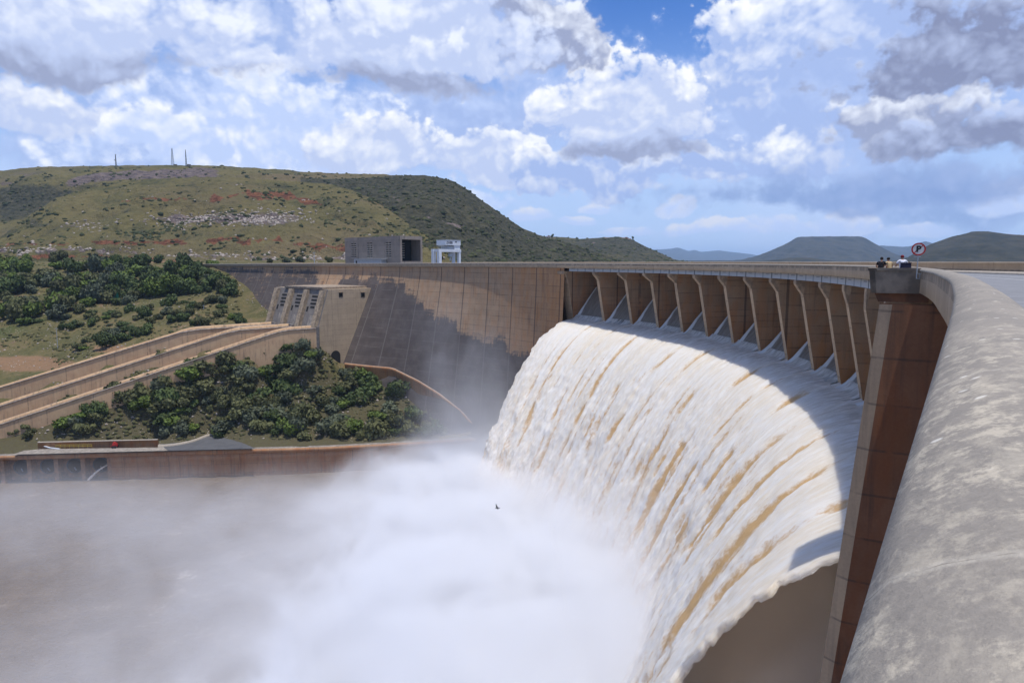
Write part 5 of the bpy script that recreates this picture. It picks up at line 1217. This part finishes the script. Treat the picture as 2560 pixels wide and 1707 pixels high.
tag(bird.build('bird', M['black']), 'small dark bird flying over the white spray', 'bird')

# ------------------------------------------------------------------ masts, houses, hut, tanks
def mast(u, y0, y1, D, label, w0, antennas):
    p = at(u * S, y1 * S, D); h = (y1 - y0) * S / F * D
    t = empty('radio_mast', tuple(p)); tag(t, label, 'mast', None); b = MB(); p = np.array(p) - uz * 1.5; h += 1.5
    n = 8
    for sx, sy in ((-1, -1), (1, -1), (1, 1), (-1, 1)):
        b.tube(p + (sx * w0, sy * w0, 0), p + (sx * w0 * 0.22, sy * w0 * 0.22, h), 0.22, 0.14, 5)
    for i in range(n):
        f0, f1 = i / n, (i + 1) / n; a, c = w0 * (1 - 0.78 * f0), w0 * (1 - 0.78 * f1)
        for (sx0, sy0), (sx1, sy1) in (((-1, -1), (1, -1)), ((1, -1), (1, 1)), ((1, 1), (-1, 1)), ((-1, 1), (-1, -1))):
            b.tube(p + (sx0 * a, sy0 * a, h * f0), p + (sx1 * c, sy1 * c, h * f1), 0.09, n=4)
    adopt(b.build('lattice', M['darksteel']), t)
    for (f_, dx, r) in antennas:
        b = MB(); c = p + (dx, -0.6, h * f_); b.tube(c, c + (0, -0.5, 0), r, r * 0.9, 12); b.tube(c, p + (0, 0, h * f_), 0.1, n=4); adopt(b.build('dish', M['greysteel']), t)
    b = MB(); b.cbox(p + (4, 0, 2.6), 4, 3, 2.6); b.cbox(p + (4, 0, 4.0), 4.4, 3.4, 0.25); adopt(b.build('equipment_hut', M['tower']), t)
mast(267, 356, 386, 1040, 'leftmost mast on the hill, short with dishes', 0.9, ((0.95, 1.0, 0.8), (0.6, -1.1, 0.9), (0.8, 0.8, 0.5)))
mast(397, 343, 382, 1040, 'tallest lattice mast, in the middle of the hilltop three', 1.7, ((0.97, 0.5, 0.7),))
mast(428, 346, 382, 1040, 'thin mast at the right of the hilltop three', 0.8, ())
def house(u0, u1, yb, hgt, D, label, m=None, roof=True, group=None):
    a = at(u0, yb, D); c = at(u1, yb, D); w = c[0] - a[0]; ctr = (a + c) / 2
    t = empty('house', tuple(ctr)); tag(t, label, 'house'); 
    if group: t['group'] = group
    b = MB(); b.cbox(ctr + (0, 3, hgt / 2 - 1), w, 6, hgt + 2); adopt(b.build('wall', m or M['wallwhite']), t)
    b = MB(); x0, x1, y0, y1 = ctr[0] - w / 2 - .4, ctr[0] + w / 2 + .4, ctr[1] - .4, ctr[1] + 6.4; zt = ctr[2] + hgt + 0.01
    b.quadmesh([(x0, y0, zt), (x1, y0, zt), (x1, y1, zt), (x0, y1, zt), (x0 + .6, (y0 + y1) / 2, zt + 1.3), (x1 - .6, (y0 + y1) / 2, zt + 1.3)], [(3, 2, 1, 0), (0, 1, 5, 4), (1, 2, 5), (2, 3, 4, 5), (3, 0, 4)]); adopt(b.build('roof', M['roof']), t)
    n = max(2, int(w / 3.2))
    for i in range(n):
        b = MB(); b.cbox((ctr[0] - w / 2 + (i + 0.5) * w / n, ctr[1] - 0.02, ctr[2] + hgt * 0.5), 1.3, 0.1, 1.3); adopt(b.build('window', M['glass']), t)
house(1366, 1377, 595.5, 3.2, 1470, 'white house alone among trees at the left end of the ridge')
house(1511, 1531, 599.5, 3.6, 1490, 'long white house on the ridge crest, left of the tall trees')
house(1540, 1551, 600.5, 3.6, 1490, 'small white house partly behind the tall ridge trees')
house(1553, 1563.5, 600.5, 4.6, 1490, 'pale house right of the tall ridge trees')
house(1564, 1568.5, 601.5, 6.5, 1480, 'narrow dark brown block standing in the row of ridge houses', M['brick'])
house(1569.5, 1578, 602, 3.8, 1480, 'rightmost white house on the ridge beside the lone tree')
house(1482, 1494, 611, 2.6, 1380, 'low pale house halfway down the wooded ridge')
house(1560, 1577, 648, 3.2, 1150, 'pinkish farmhouse near the reservoir below the ridge', M['wallwhite'])

def pole(u, y0, y1, D, label, r_=0.11):
    p = at(u, y1, D); h = (y1 - y0) / F * D; b = MB(); b.tube(p - uz * 1.0, p + uz * h, r_, r_ * 0.7, 7); b.box(p + uz * (h - 0.5) - (0.7, 0.05, 0), (1.4, 0, 0), (0, 0.1, 0), uz * 0.12); tag(b.build('utility_pole', M['greysteel']), label, 'pole', 'thin poles about the dam')
pole(786, 630, 659, 312, 'thin grey pole behind the crest left of the gate house', 0.16); pole(806, 873, 901, 262, 'thin pole beside the tunnel mouth'); pole(144, 818, 864, 272, 'thin pole on the open slope above the upper chute'); pole(510, 762, 787, 312, 'thin pole on the grass near the end of the dam')
# ------------------------------------------------------------------ plants
def bank_hit(us, ys):
    us = np.asarray(us, float); ys = np.asarray(ys, float); Dg = np.linspace(212, 468, 260)
    a, Y, Z_ = ray(us, ys); k = Dg[None, :] / Y[:, None] if hasattr(Y, '__len__') else Dg[None, :] / Y
    X = a[:, None] * k; Zr = EYE + Z_[:, None] * k; G = bank_z(X, np.broadcast_to(Dg, X.shape))
    below = Zr < G; i = np.argmax(below, axis=1); ok = below.any(axis=1) & (i > 0)
    x = X[np.arange(len(us)), i]; y = Dg[i]; return np.stack([x, y, bank_z(x, y)], -1), ok
def crown_mesh(name, m, seed, n_leaf=1000, flat=0.85, leaf=0.13):
    r = np.random.default_rng(seed); nl = r.integers(6, 10)
    ctr = np.stack([r.uniform(-0.62, 0.62, nl), r.uniform(-0.62, 0.62, nl), r.uniform(0.25, 0.95, nl) * flat], 1); ctr[0] = (0, 0, 0.55 * flat); rr = r.uniform(0.26, 0.50, nl); rr[0] = 0.55
    k = r.choice(nl, n_leaf, p=rr ** 2 / (rr ** 2).sum()); dv = r.normal(size=(n_leaf, 3)); dv /= np.linalg.norm(dv, axis=1)[:, None]
    c = ctr[k] + dv * (rr[k] * r.uniform(0.55, 1.08, n_leaf))[:, None] * (1, 1, 0.85); c[:, 2] = np.abs(c[:, 2]) 
    nv = dv + r.normal(size=(n_leaf, 3)) * 0.55; nv /= np.linalg.norm(nv, axis=1)[:, None]
    t1 = np.cross(nv, r.normal(size=(n_leaf, 3))); t1 /= np.linalg.norm(t1, axis=1)[:, None]; t2 = np.cross(nv, t1); s = leaf * r.uniform(0.6, 1.4, n_leaf)[:, None]
    V = np.stack([c - t1 * s, c + t2 * s * 0.55, c + t1 * s, c - t2 * s * 0.55], 1).reshape(-1, 3)
    me_o = mesh_obj(name, V, np.arange(n_leaf * 4).reshape(-1, 4), m, None, False, None, None, {'tip': np.repeat(r.random(n_leaf), 4)})
    me = me_o.data; bpy.data.objects.remove(me_o); return me
def trunk_mesh(seed):
    r = np.random.default_rng(seed); b = MB(); b.tube((0, 0, -0.25), (0.02, 0.02, 0.38), 0.085, 0.055, 7)
    for i in range(5):
        a_ = i * 1.26 + r.uniform(0, 0.6); b.tube((0.02, 0.02, r.uniform(0.2, 0.36)), (0.45 * math.cos(a_), 0.45 * math.sin(a_), r.uniform(0.6, 0.9)), 0.04, 0.015, 5)
    o = b.build('trunk', M['trunk']); me = o.data; bpy.data.objects.remove(o); return me
COLS = ['leaf_dark', 'leaf_olive', 'leaf_bright', 'leaf_grey']; CNAME = {'leaf_dark': 'dark green', 'leaf_olive': 'olive', 'leaf_bright': 'bright green', 'leaf_grey': 'grey green'}
CROWN = {c: [crown_mesh('crown', M[c], 11 * i + j, 1150) for j in range(3)] for i, c in enumerate(COLS)}
TRUNK = [trunk_mesh(s) for s in (1, 2)]
def inside(poly, u, y):
    poly = np.array(poly, float); x0, y0 = poly.T; x1, y1 = np.roll(poly, -1, 0).T; r = False
    for a, b_, c, d in zip(x0, y0, x1, y1):
        if (b_ > y) != (d > y) and u < (c - a) * (y - b_) / (d - b_) + a: r = not r
    return r
ORD = ['first', 'second', 'third', 'fourth', 'fifth', 'sixth', 'seventh', 'eighth', 'ninth', 'tenth', 'eleventh', 'twelfth', 'thirteenth', 'fourteenth', 'fifteenth', 'sixteenth', 'seventeenth', 'eighteenth', 'nineteenth', 'twentieth'] + ['twenty-' + w for w in ('first', 'second', 'third', 'fourth', 'fifth', 'sixth', 'seventh', 'eighth', 'ninth')]
PL = []
def scatter(poly, n, rmin, rmax, gap, weights, zone, bands, voids=(), seed=1, tree_from=99):
    r = np.random.default_rng(seed); poly = np.array(poly, float); lo, hi = poly.min(0), poly.max(0); got = []; tries = 0
    while len(got) < n and tries < n * 60:
        tries += 1; u, y = r.uniform(lo[0], hi[0]), r.uniform(lo[1], hi[1])
        if not inside(poly, u, y) or any(((u - a) / c) ** 2 + ((y - b_) / d) ** 2 < 1 for a, b_, c, d in voids): continue
        if any(abs(u - a) < gap and abs(y - b_) < gap * 0.55 for a, b_ in got): continue
        got.append((u, y))
    P, ok = bank_hit([g[0] * S for g in got], [g[1] * S for g in got])
    for (u, y), p, o_ in zip(got, P, ok):
        if not o_: continue
        w = weights(u, y) if callable(weights) else weights; w = np.array(w, float); w /= w.sum(); c = COLS[r.choice(4, p=w)]
        rad_ = r.uniform(rmin, rmax) * (1 if r.random() > 0.2 else 0.65); band = bands[min(len(bands) - 1, int((y - lo[1]) / (hi[1] - lo[1] + 1e-6) * len(bands)))]
        PL.append(dict(p=p, r=rad_, c=c, zone=band, tree=rad_ >= tree_from, u=u, seed=int(r.integers(1e6)), big=rad_ > (rmin + rmax) / 2))
scatter([(0, 610), (100, 606), (240, 602), (360, 596), (470, 618), (528, 650), (536, 690), (440, 690), (330, 694), (210, 716), (120, 735), (0, 745)], 132, 3.6, 6.3, 12, lambda u, y: (0.62, 0.14, 0.18, 0.06) if u > 215 and y < 690 else (0.16, 0.26, 0.28, 0.30), '', ['at the grove top', 'in the upper grove', 'in the lower grove', 'at the grove foot'], voids=((300, 712, 120, 10), (165, 702, 22, 12)), seed=5, tree_from=4.0)
scatter([(0, 752), (150, 728), (300, 705), (420, 690), (545, 690), (560, 742), (430, 752), (330, 775), (210, 806), (60, 800)], 54, 1.7, 3.9, 14, (0.4, 0.35, 0.12, 0.13), '', ['high above the chutes', 'midway above the chutes', 'just above the chutes'], voids=((80, 790, 110, 35), (330, 690, 90, 12)), seed=8)
scatter([(140, 950), (230, 925), (340, 885), (450, 850), (560, 812), (640, 800), (705, 800), (760, 838), (830, 866), (900, 884), (960, 925), (1020, 1000), (900, 1012), (700, 1012), (540, 1010), (420, 998), (330, 1000), (150, 1000)], 130, 2.8, 5.4, 14, lambda u, y: (0.22, 0.48, 0.10, 0.20) if u < 620 else (0.32, 0.36, 0.06, 0.26), '', ['just below the chutes', 'on the upper slope below the chutes', 'on the lower slope below the chutes', 'just above the river wall'], voids=((275, 965, 40, 30), (735, 870, 14, 40), (640, 870, 30, 14), (450, 960, 26, 20)), seed=21)
scatter([(0, 1012), (0, 985), (60, 985), (85, 1015)], 5, 1.6, 2.8, 14, (0.2, 0.6, 0, 0.2), '', ['beside the pipe outlets'], seed=3)
n_fixed = [((194, 803), 2.6, 'leaf_bright'), ((245, 800), 4.2, 'leaf_dark'), ((285, 783), 3.4, 'leaf_dark'), ((535, 668), 3.6, 'leaf_dark'), ((552, 742), 3.0, 'leaf_dark'), ((487, 612), 3.4, 'leaf_bright'), ((440, 608), 3.0, 'leaf_dark'), ((412, 590), 2.6, 'leaf_bright'), ((360, 588), 2.4, 'leaf_bright'), ((60, 608), 4.2, 'leaf_bright'), ((660, 603), 3.0, 'leaf_grey'), ((690, 603), 3.6, 'leaf_grey'), ((755, 603), 2.6, 'leaf_olive'), ((620, 603), 2.2, 'leaf_olive')]
P, ok = bank_hit([g[0][0] * S for g in n_fixed], [g[0][1] * S for g in n_fixed])
for (uy, r_, c), p, o_ in zip(n_fixed, P, ok):
    if o_: PL.append(dict(p=p, r=r_, c=c, zone='standing singly near the dam', tree=r_ >= 3.5, u=uy[0], seed=int(uy[0] * 7), big=r_ > 3))
PL.sort(key=lambda d: d['u']); cnt = {}; tot = {}
for d in PL:
    d['key'] = ('large ' if d['big'] else 'small ') + CNAME[d['c']] + (' trees ' if d['tree'] else ' bushes ') + d['zone']; tot[d['key']] = tot.get(d['key'], 0) + 1
for d in PL:
    k = d['key']; cnt[k] = cnt.get(k, 0) + 1; i = cnt[k]
    if tot[k] == 1: lab_ = 'only one of the ' + k if False else ('single ' + k.replace(' trees ', ' tree ').replace(' bushes ', ' bush '))
    else: lab_ = (ORD[i - 1] + ' from left among ' + k)
    r = random.Random(d['seed']); cm = CROWN[d['c']][d['seed'] % 3]; sx = d['r'] * r.uniform(0.9, 1.15); sz = d['r'] * r.uniform(0.7, 1.4); rz = r.uniform(0, 6.28)
    grp = 'trees and bushes below the dam'
    if d['tree']:
        t = empty('tree', tuple(d['p'])); t.scale = (sx, sx, sz * 1.15); t.rotation_euler = (0, 0, rz); tag(t, lab_, 'tree', grp)
        o = bpy.data.objects.new('crown', cm); COL.objects.link(o); o.parent = t; o.location = (0, 0, 0.08)
        o = bpy.data.objects.new('trunk', TRUNK[d['seed'] % 2]); COL.objects.link(o); o.parent = t
    else:
        o = bpy.data.objects.new('bush', cm); COL.objects.link(o); o.location = tuple(d['p'] - uz * 0.12 * d['r']); o.scale = (sx, sx, sz * 0.95); o.rotation_euler = (0, 0, rz); tag(o, lab_, 'bush', grp)
# trees on the ridge of houses
for i, (u, yb, D, h, c, lab_) in enumerate([(1381, 594, 1465, 8.5, 'leaf_dark', 'pointed dark tree right of the lone white ridge house'), (1391, 596, 1465, 4.5, 'leaf_dark', 'low round tree at the end of the left ridge trees'), (1361, 594, 1465, 4.5, 'leaf_dark', 'small dark tree left of the lone white ridge house'), (1372, 593, 1485, 5.0, 'leaf_olive', 'olive tree behind the lone white ridge house'), (1538, 600, 1478, 9.0, 'leaf_dark', 'left one of the two tall trees between the ridge houses'), (1546, 600.5, 1478, 7.5, 'leaf_dark', 'right one of the two tall trees between the ridge houses'), (1582, 603, 1475, 10.0, 'leaf_olive', 'lone slender tree at the right end of the ridge'), (1552, 651, 1140, 5.0, 'leaf_dark', 'dark tree left of the pinkish farmhouse'), (1586, 651, 1140, 5.0, 'leaf_dark', 'dark tree right of the pinkish farmhouse')]):
    p = at(u, yb, D); t = empty('tree', tuple(p)); tag(t, lab_, 'tree'); t.scale = (h * 0.42, h * 0.42, h * 0.62 if i != 6 else h * 0.72)
    o = bpy.data.objects.new('crown', CROWN[c][i % 3]); COL.objects.link(o); o.parent = t; o.location = (0, 0, 0.35 if i != 6 else 0.6); 
    if i == 6: o.scale = (0.65, 0.65, 0.85)
    o = bpy.data.objects.new('trunk', TRUNK[i % 2]); COL.objects.link(o); o.parent = t; o.scale = (1, 1, 1.6)
# uncountable scrub on the hills and loose stones
def blob_field(name, pts, rads, m, label, seed, stone=False):
    r = np.random.default_rng(seed); bm = bmesh.new(); bmesh.ops.create_icosphere(bm, subdivisions=1, radius=1); v0 = np.array([v.co[:] for v in bm.verts]); f0 = np.array([[v.index for v in f.verts] for f in bm.faces]); bm.free()
    N = len(pts); k = len(v0); j = r.uniform(0.55, 1.25, (N, k, 1)); ang = r.uniform(0, 6.28, N); sc3 = np.stack([r.uniform(0.8, 1.4, N), r.uniform(0.8, 1.3, N), r.uniform(0.5, 0.95, N)], 1)
    V = v0[None] * j * sc3[:, None]; cs, sn = np.cos(ang)[:, None], np.sin(ang)[:, None]; V = np.stack([V[..., 0] * cs - V[..., 1] * sn, V[..., 0] * sn + V[..., 1] * cs, V[..., 2]], -1)
    V = V * np.asarray(rads)[:, None, None] + np.asarray(pts)[:, None]
    Fa = (f0[None] + (np.arange(N) * k)[:, None, None]).reshape(-1, 3)
    o = mesh_obj(name, V.reshape(-1, 3), Fa, m, None, False, None, None, {'tip': np.repeat(r.random(N), k)}); kind(o, 'stuff', label)
r = np.random.default_rng(4); SP = []; SR = []; RP = []; RR = []
for hi, n, rm in ((0, 800, 3.2), (1, 1200, 3.2), (2, 1700, 2.6), (3, 350, 4.5)):
    P, o = HILLS[hi]; nu_, nv_ = P.shape[:2]; a = o.data.attributes['wood_and_shade']; wd = np.empty(nu_ * nv_, dtype=np.float32); a.data.foreach_get('value', wd); wd = wd.reshape(nu_, nv_)
    cl = fbm(P[..., 0] * 0.016, P[..., 1] * 0.016, oct=4); pr = np.clip(0.05 + 1.1 * wd + 1.3 * np.clip(cl, 0, 1) ** 1.5, 0.015, 3); pr[:, int(nv_ - 14):] = 0; pr = pr / pr.sum()
    pick = r.choice(nu_ * nv_, n, p=pr.ravel(), replace=False)
    for q in pick:
        i, j = divmod(int(q), nv_); i2 = min(i + 1, nu_ - 1); j2 = min(j + 1, nv_ - 1); f_, g_ = r.random(), r.random()
        p = (P[i, j] * (1 - f_) + P[i2, j] * f_) * (1 - g_) + (P[i, j2] * (1 - f_) + P[i2, j2] * f_) * g_
        SP.append(p); SR.append(rm * r.uniform(0.35, 1.0) ** 1.3)
    a = o.data.attributes['rock']; rk = np.empty(nu_ * nv_, dtype=np.float32); a.data.foreach_get('value', rk)
    if hi in (2,):
        rk2 = np.clip(rk, 0, 1) ** 2 + 0.004; pick = r.choice(nu_ * nv_, 1500, p=rk2 / rk2.sum())
        for q in pick:
            i, j = divmod(int(q), nv_); i2 = min(i + 1, nu_ - 1); j2 = min(j + 1, nv_ - 1); f_, g_ = r.random(), r.random()
            RP.append((P[i, j] * (1 - f_) + P[i2, j] * f_) * (1 - g_) + (P[i, j2] * (1 - f_) + P[i2, j2] * f_) * g_); RR.append(r.uniform(0.5, 1.6))
def scrub_fn(t):
    tip = t.attr('tip'); n = t.noise(t.gpos(), 0.8, 3)
    return t.mix(t.mad(tip, 0.7, t.mul(n, 0.3)), (0.024, 0.034, 0.016), (0.085, 0.088, 0.04))
M['scrub'] = material('hill_scrub', scrub_fn, 0.9, 0.1)
def tuss_fn(t): return t.mix(t.mad(t.attr('tip'), 0.8, t.mul(t.noise(t.gpos(), 0.5, 3), 0.2)), (0.045, 0.052, 0.022), (0.125, 0.112, 0.052))
M['tussock'] = material('tussock_grass', tuss_fn, 0.9, 0.1)
blob_field('hill_scrub', SP, SR, M['scrub'], 'scattered dark scrub dotting the hillsides', 3)
us = r.uniform(0, 1000, 2600) * S; ys = r.uniform(600, 1010, 2600) * S; keep = (perlin(us * 0.012, ys * 0.02) > 0.0)
P, ok = bank_hit(us[keep], ys[keep]); P = P[ok]; RP += list(P); RR += list(r.uniform(0.12, 0.55, len(P)))
blob_field('loose_stones', RP, RR, M['rock'], 'loose pale stones scattered over the slopes', 9, True)
# low shrubs and tussocks filling the banks between the bushes
us = np.concatenate([r.uniform(0, 560, 2200), r.uniform(120, 1020, 4200)]) * S; ys = np.concatenate([r.uniform(600, 800, 2200), r.uniform(790, 1012, 4200)]) * S
P, ok = bank_hit(us, ys); P = P[ok]; P = P[(perlin(P[:, 0] * 0.05, P[:, 1] * 0.05) > -0.15)]
blob_field('undergrowth', P, 0.2 + 0.9 * r.random(len(P)) ** 2, M['tussock'], 'low tussocks and undergrowth on the river bank', 12)
hp_, ok = bank_hit([178.0, 268.0, 290.0], [775.0, 747.0, 746.0])
hut = empty('brick_hut', tuple(hp_[0])); tag(hut, 'small red brick hut with a dark doorway among the bushes', 'hut'); c = hp_[0]
b = MB(); b.cbox(c + (-1.0, 0, 1.2), 1.8, 2.6, 3.2); b.cbox(c + (1.2, 0, 1.2), 1.2, 2.6, 3.2); b.cbox(c + (0.25, 0.9, 1.2), 0.72, 0.8, 3.2); adopt(b.build('wall', M['brick']), hut); b = MB(); b.cbox(c + (0, 0, 2.95), 4.2, 3.2, 0.25); adopt(b.build('roof', M['roof']), hut); b = MB(); b.cbox(c + (0.25, 0.45, 1.1), 0.7, 0.08, 2.6); adopt(b.build('door', M['dark']), hut)
for i, lab_ in ((1, 'left one of two green water tanks in the grove'), (2, 'right one of two green water tanks in the grove')):
    c = hp_[i]; b = MB(); b.tube(c - uz * 0.3, c + uz * 2.4, 1.5, 1.5, 18); b.tube(c + uz * 2.4, c + uz * 2.9, 1.5, 0.4, 18); b.tube(c + uz * 2.9, c + uz * 3.05, 0.35, 0.35, 10); tag(b.build('water_tank', M['green']), lab_, 'tank', 'green tanks in the grove')

# ------------------------------------------------------------------ spray and haze
def vol_mat(name, fn, color=(1, 1, 1), aniso=0.0):
    mt = bpy.data.materials.new(name); mt.use_nodes = True; t = NT(mt.node_tree); t.n.clear()
    out = t.node('ShaderNodeOutputMaterial'); pv = t.node('ShaderNodeVolumePrincipled')
    t.put(pv.inputs['Color'], color); t.put(pv.inputs['Anisotropy'], aniso); pv.inputs['Density Attribute'].default_value = ''
    t.put(pv.inputs['Density'], fn(t)); t.l.new(pv.outputs[0], out.inputs['Volume']); return mt
def polar_nodes(t):
    P = t.gpos(); x, y, z = t.sep(P)[:3]; dx = t.sub(x, CC[0]); dy = t.sub(y, CC[1])
    return P, x, y, z, t.m('SQRT', t.mad(dx, dx, t.mul(dy, dy))), t.m('ARCTAN2', dy, dx)
def spray_fn(t):
    P, x, y, z, r, an = polar_nodes(t)
    n = t.noise(P, 0.055, 4, 0.6, 0.6); nn = t.mad(n, 2.0, -1.0)
    # dense bank along the foot of the falls, thinning towards the middle of the pool
    inner = t.ss(56.0, 122.0, t.mad(nn, 20.0, t.sub(r, t.mul(t.ss(0.25, 0.6, an), 5.0))))
    top = t.mad(inner, t.lin(-0.2, 0.75, an, 22.0, 12.0), 3.0)
    hz = t.ss(0.0, 1.0, t.m('DIVIDE', t.sub(t.mad(nn, 8.0, top), z), 7.0))
    far_end = t.ss(0.95, 0.72, t.add(an, t.mul(nn, 0.08)))
    dense = t.mul(t.mul(t.mul(inner, hz), far_end), t.mul(t.ss(0.20, 0.52, n), 0.16))
    thin = t.mul(t.mul(t.ss(10.0, 100.0, t.mad(nn, 14.0, r)), t.ss(16.0, 2.0, t.mad(nn, -5.0, z))), t.mul(t.mul(t.ss(-0.15, 0.6, n), 0.075), t.lin(206.0, 150.0, y, 0.02, 1.0)))
    ds_ = t.sub(t.sub(168.5, t.m('SQRT', t.mul(t.m('MAXIMUM', t.sub(53.0, z), 0.0), 20.5))), r)   # metres clear of the falling sheet
    skirt = t.mul(t.mul(t.ss(9.0, 0.0, t.mad(nn, 3.0, ds_)), t.ss(-4.0, 0.0, ds_)), t.mul(t.ss(35.5, 12.0, z), t.mul(far_end, 0.07)))
    return t.add(t.add(dense, thin), skirt)
M['spray'] = vol_mat('spray', spray_fn, (0.975, 0.98, 1.0), 0.0)
def dom(name, lo, hi, m, rate, label):
    b = MB(); b.box(lo, (hi[0] - lo[0], 0, 0), (0, hi[1] - lo[1], 0), (0, 0, hi[2] - lo[2])); o = b.build(name, m); kind(o, 'stuff', label); m.cycles.volume_step_rate = rate; m.cycles.volume_sampling = 'MULTIPLE_IMPORTANCE'; return o
dom('spray', (-150, 20, -0.5), (26, 228, 36), M['spray'], 0.35, 'thick white spray boiling up from the foot of the falls')
def wisp_fn(t):
    P = t.gpos(); x, y, z = t.sep(P)[:3]
    n = t.noise(t.vm('MULTIPLY', P, (1, 1, 0.55)), 0.06, 4, 0.62, 0.8)
    zz = t.sub(z, 14.0); cx = t.mad(zz, -0.30, -6.0)
    g = t.m('POWER', 2.718, t.mul(-1.0, t.add(t.m('POWER', t.mul(t.sub(x, cx), 1 / 15.0), 2.0), t.m('POWER', t.mul(t.sub(y, 212), 1 / 14.0), 2.0))))
    return t.mul(t.mul(g, t.ss(54.0, 12.0, zz)), t.mul(t.ss(0.36, 0.72, n), 0.036))
M['wisp'] = vol_mat('drifting_spray', wisp_fn, (0.95, 0.96, 1.0), 0.1)
dom('drifting_spray', (-56, 180, 2), (24, 226, 70), M['wisp'], 0.5, 'thin veil of spray drifting up in front of the dam wall')
def cavity_fn(t):
    P, x, y, z, r, an = polar_nodes(t)
    clear = t.sub(r, t.sub(170.0, t.m('SQRT', t.mul(t.m('MAXIMUM', t.sub(53.0, z), 0.0), 20.0))))
    return t.mul(t.mul(t.ss(1.0, 5.0, clear), t.ss(166.0, 161.0, r)), t.mul(t.ss(50.0, 42.0, z), t.mul(t.ss(0.2, 0.7, t.noise(P, 0.09, 4, 0.6)), 0.16)))
M['cavity'] = vol_mat('trapped_spray', cavity_fn, (0.96, 0.88, 0.79), 0.0)
dom('trapped_spray', (8, 42, 1), (46, 150, 50), M['cavity'], 0.4, 'brownish spray trapped behind the falling sheet')
m_ = vol_mat('haze', lambda t: 0.00006, (0.50, 0.71, 1.0), 0.0); m_.cycles.homogeneous_volume = True
b = MB(); b.box((-24000, -24000, -21), (48000, 0, 0), (0, 48000, 0), (0, 0, 440)); kind(b.build('haze', m_), 'stuff', 'thin blue haze of the distance')
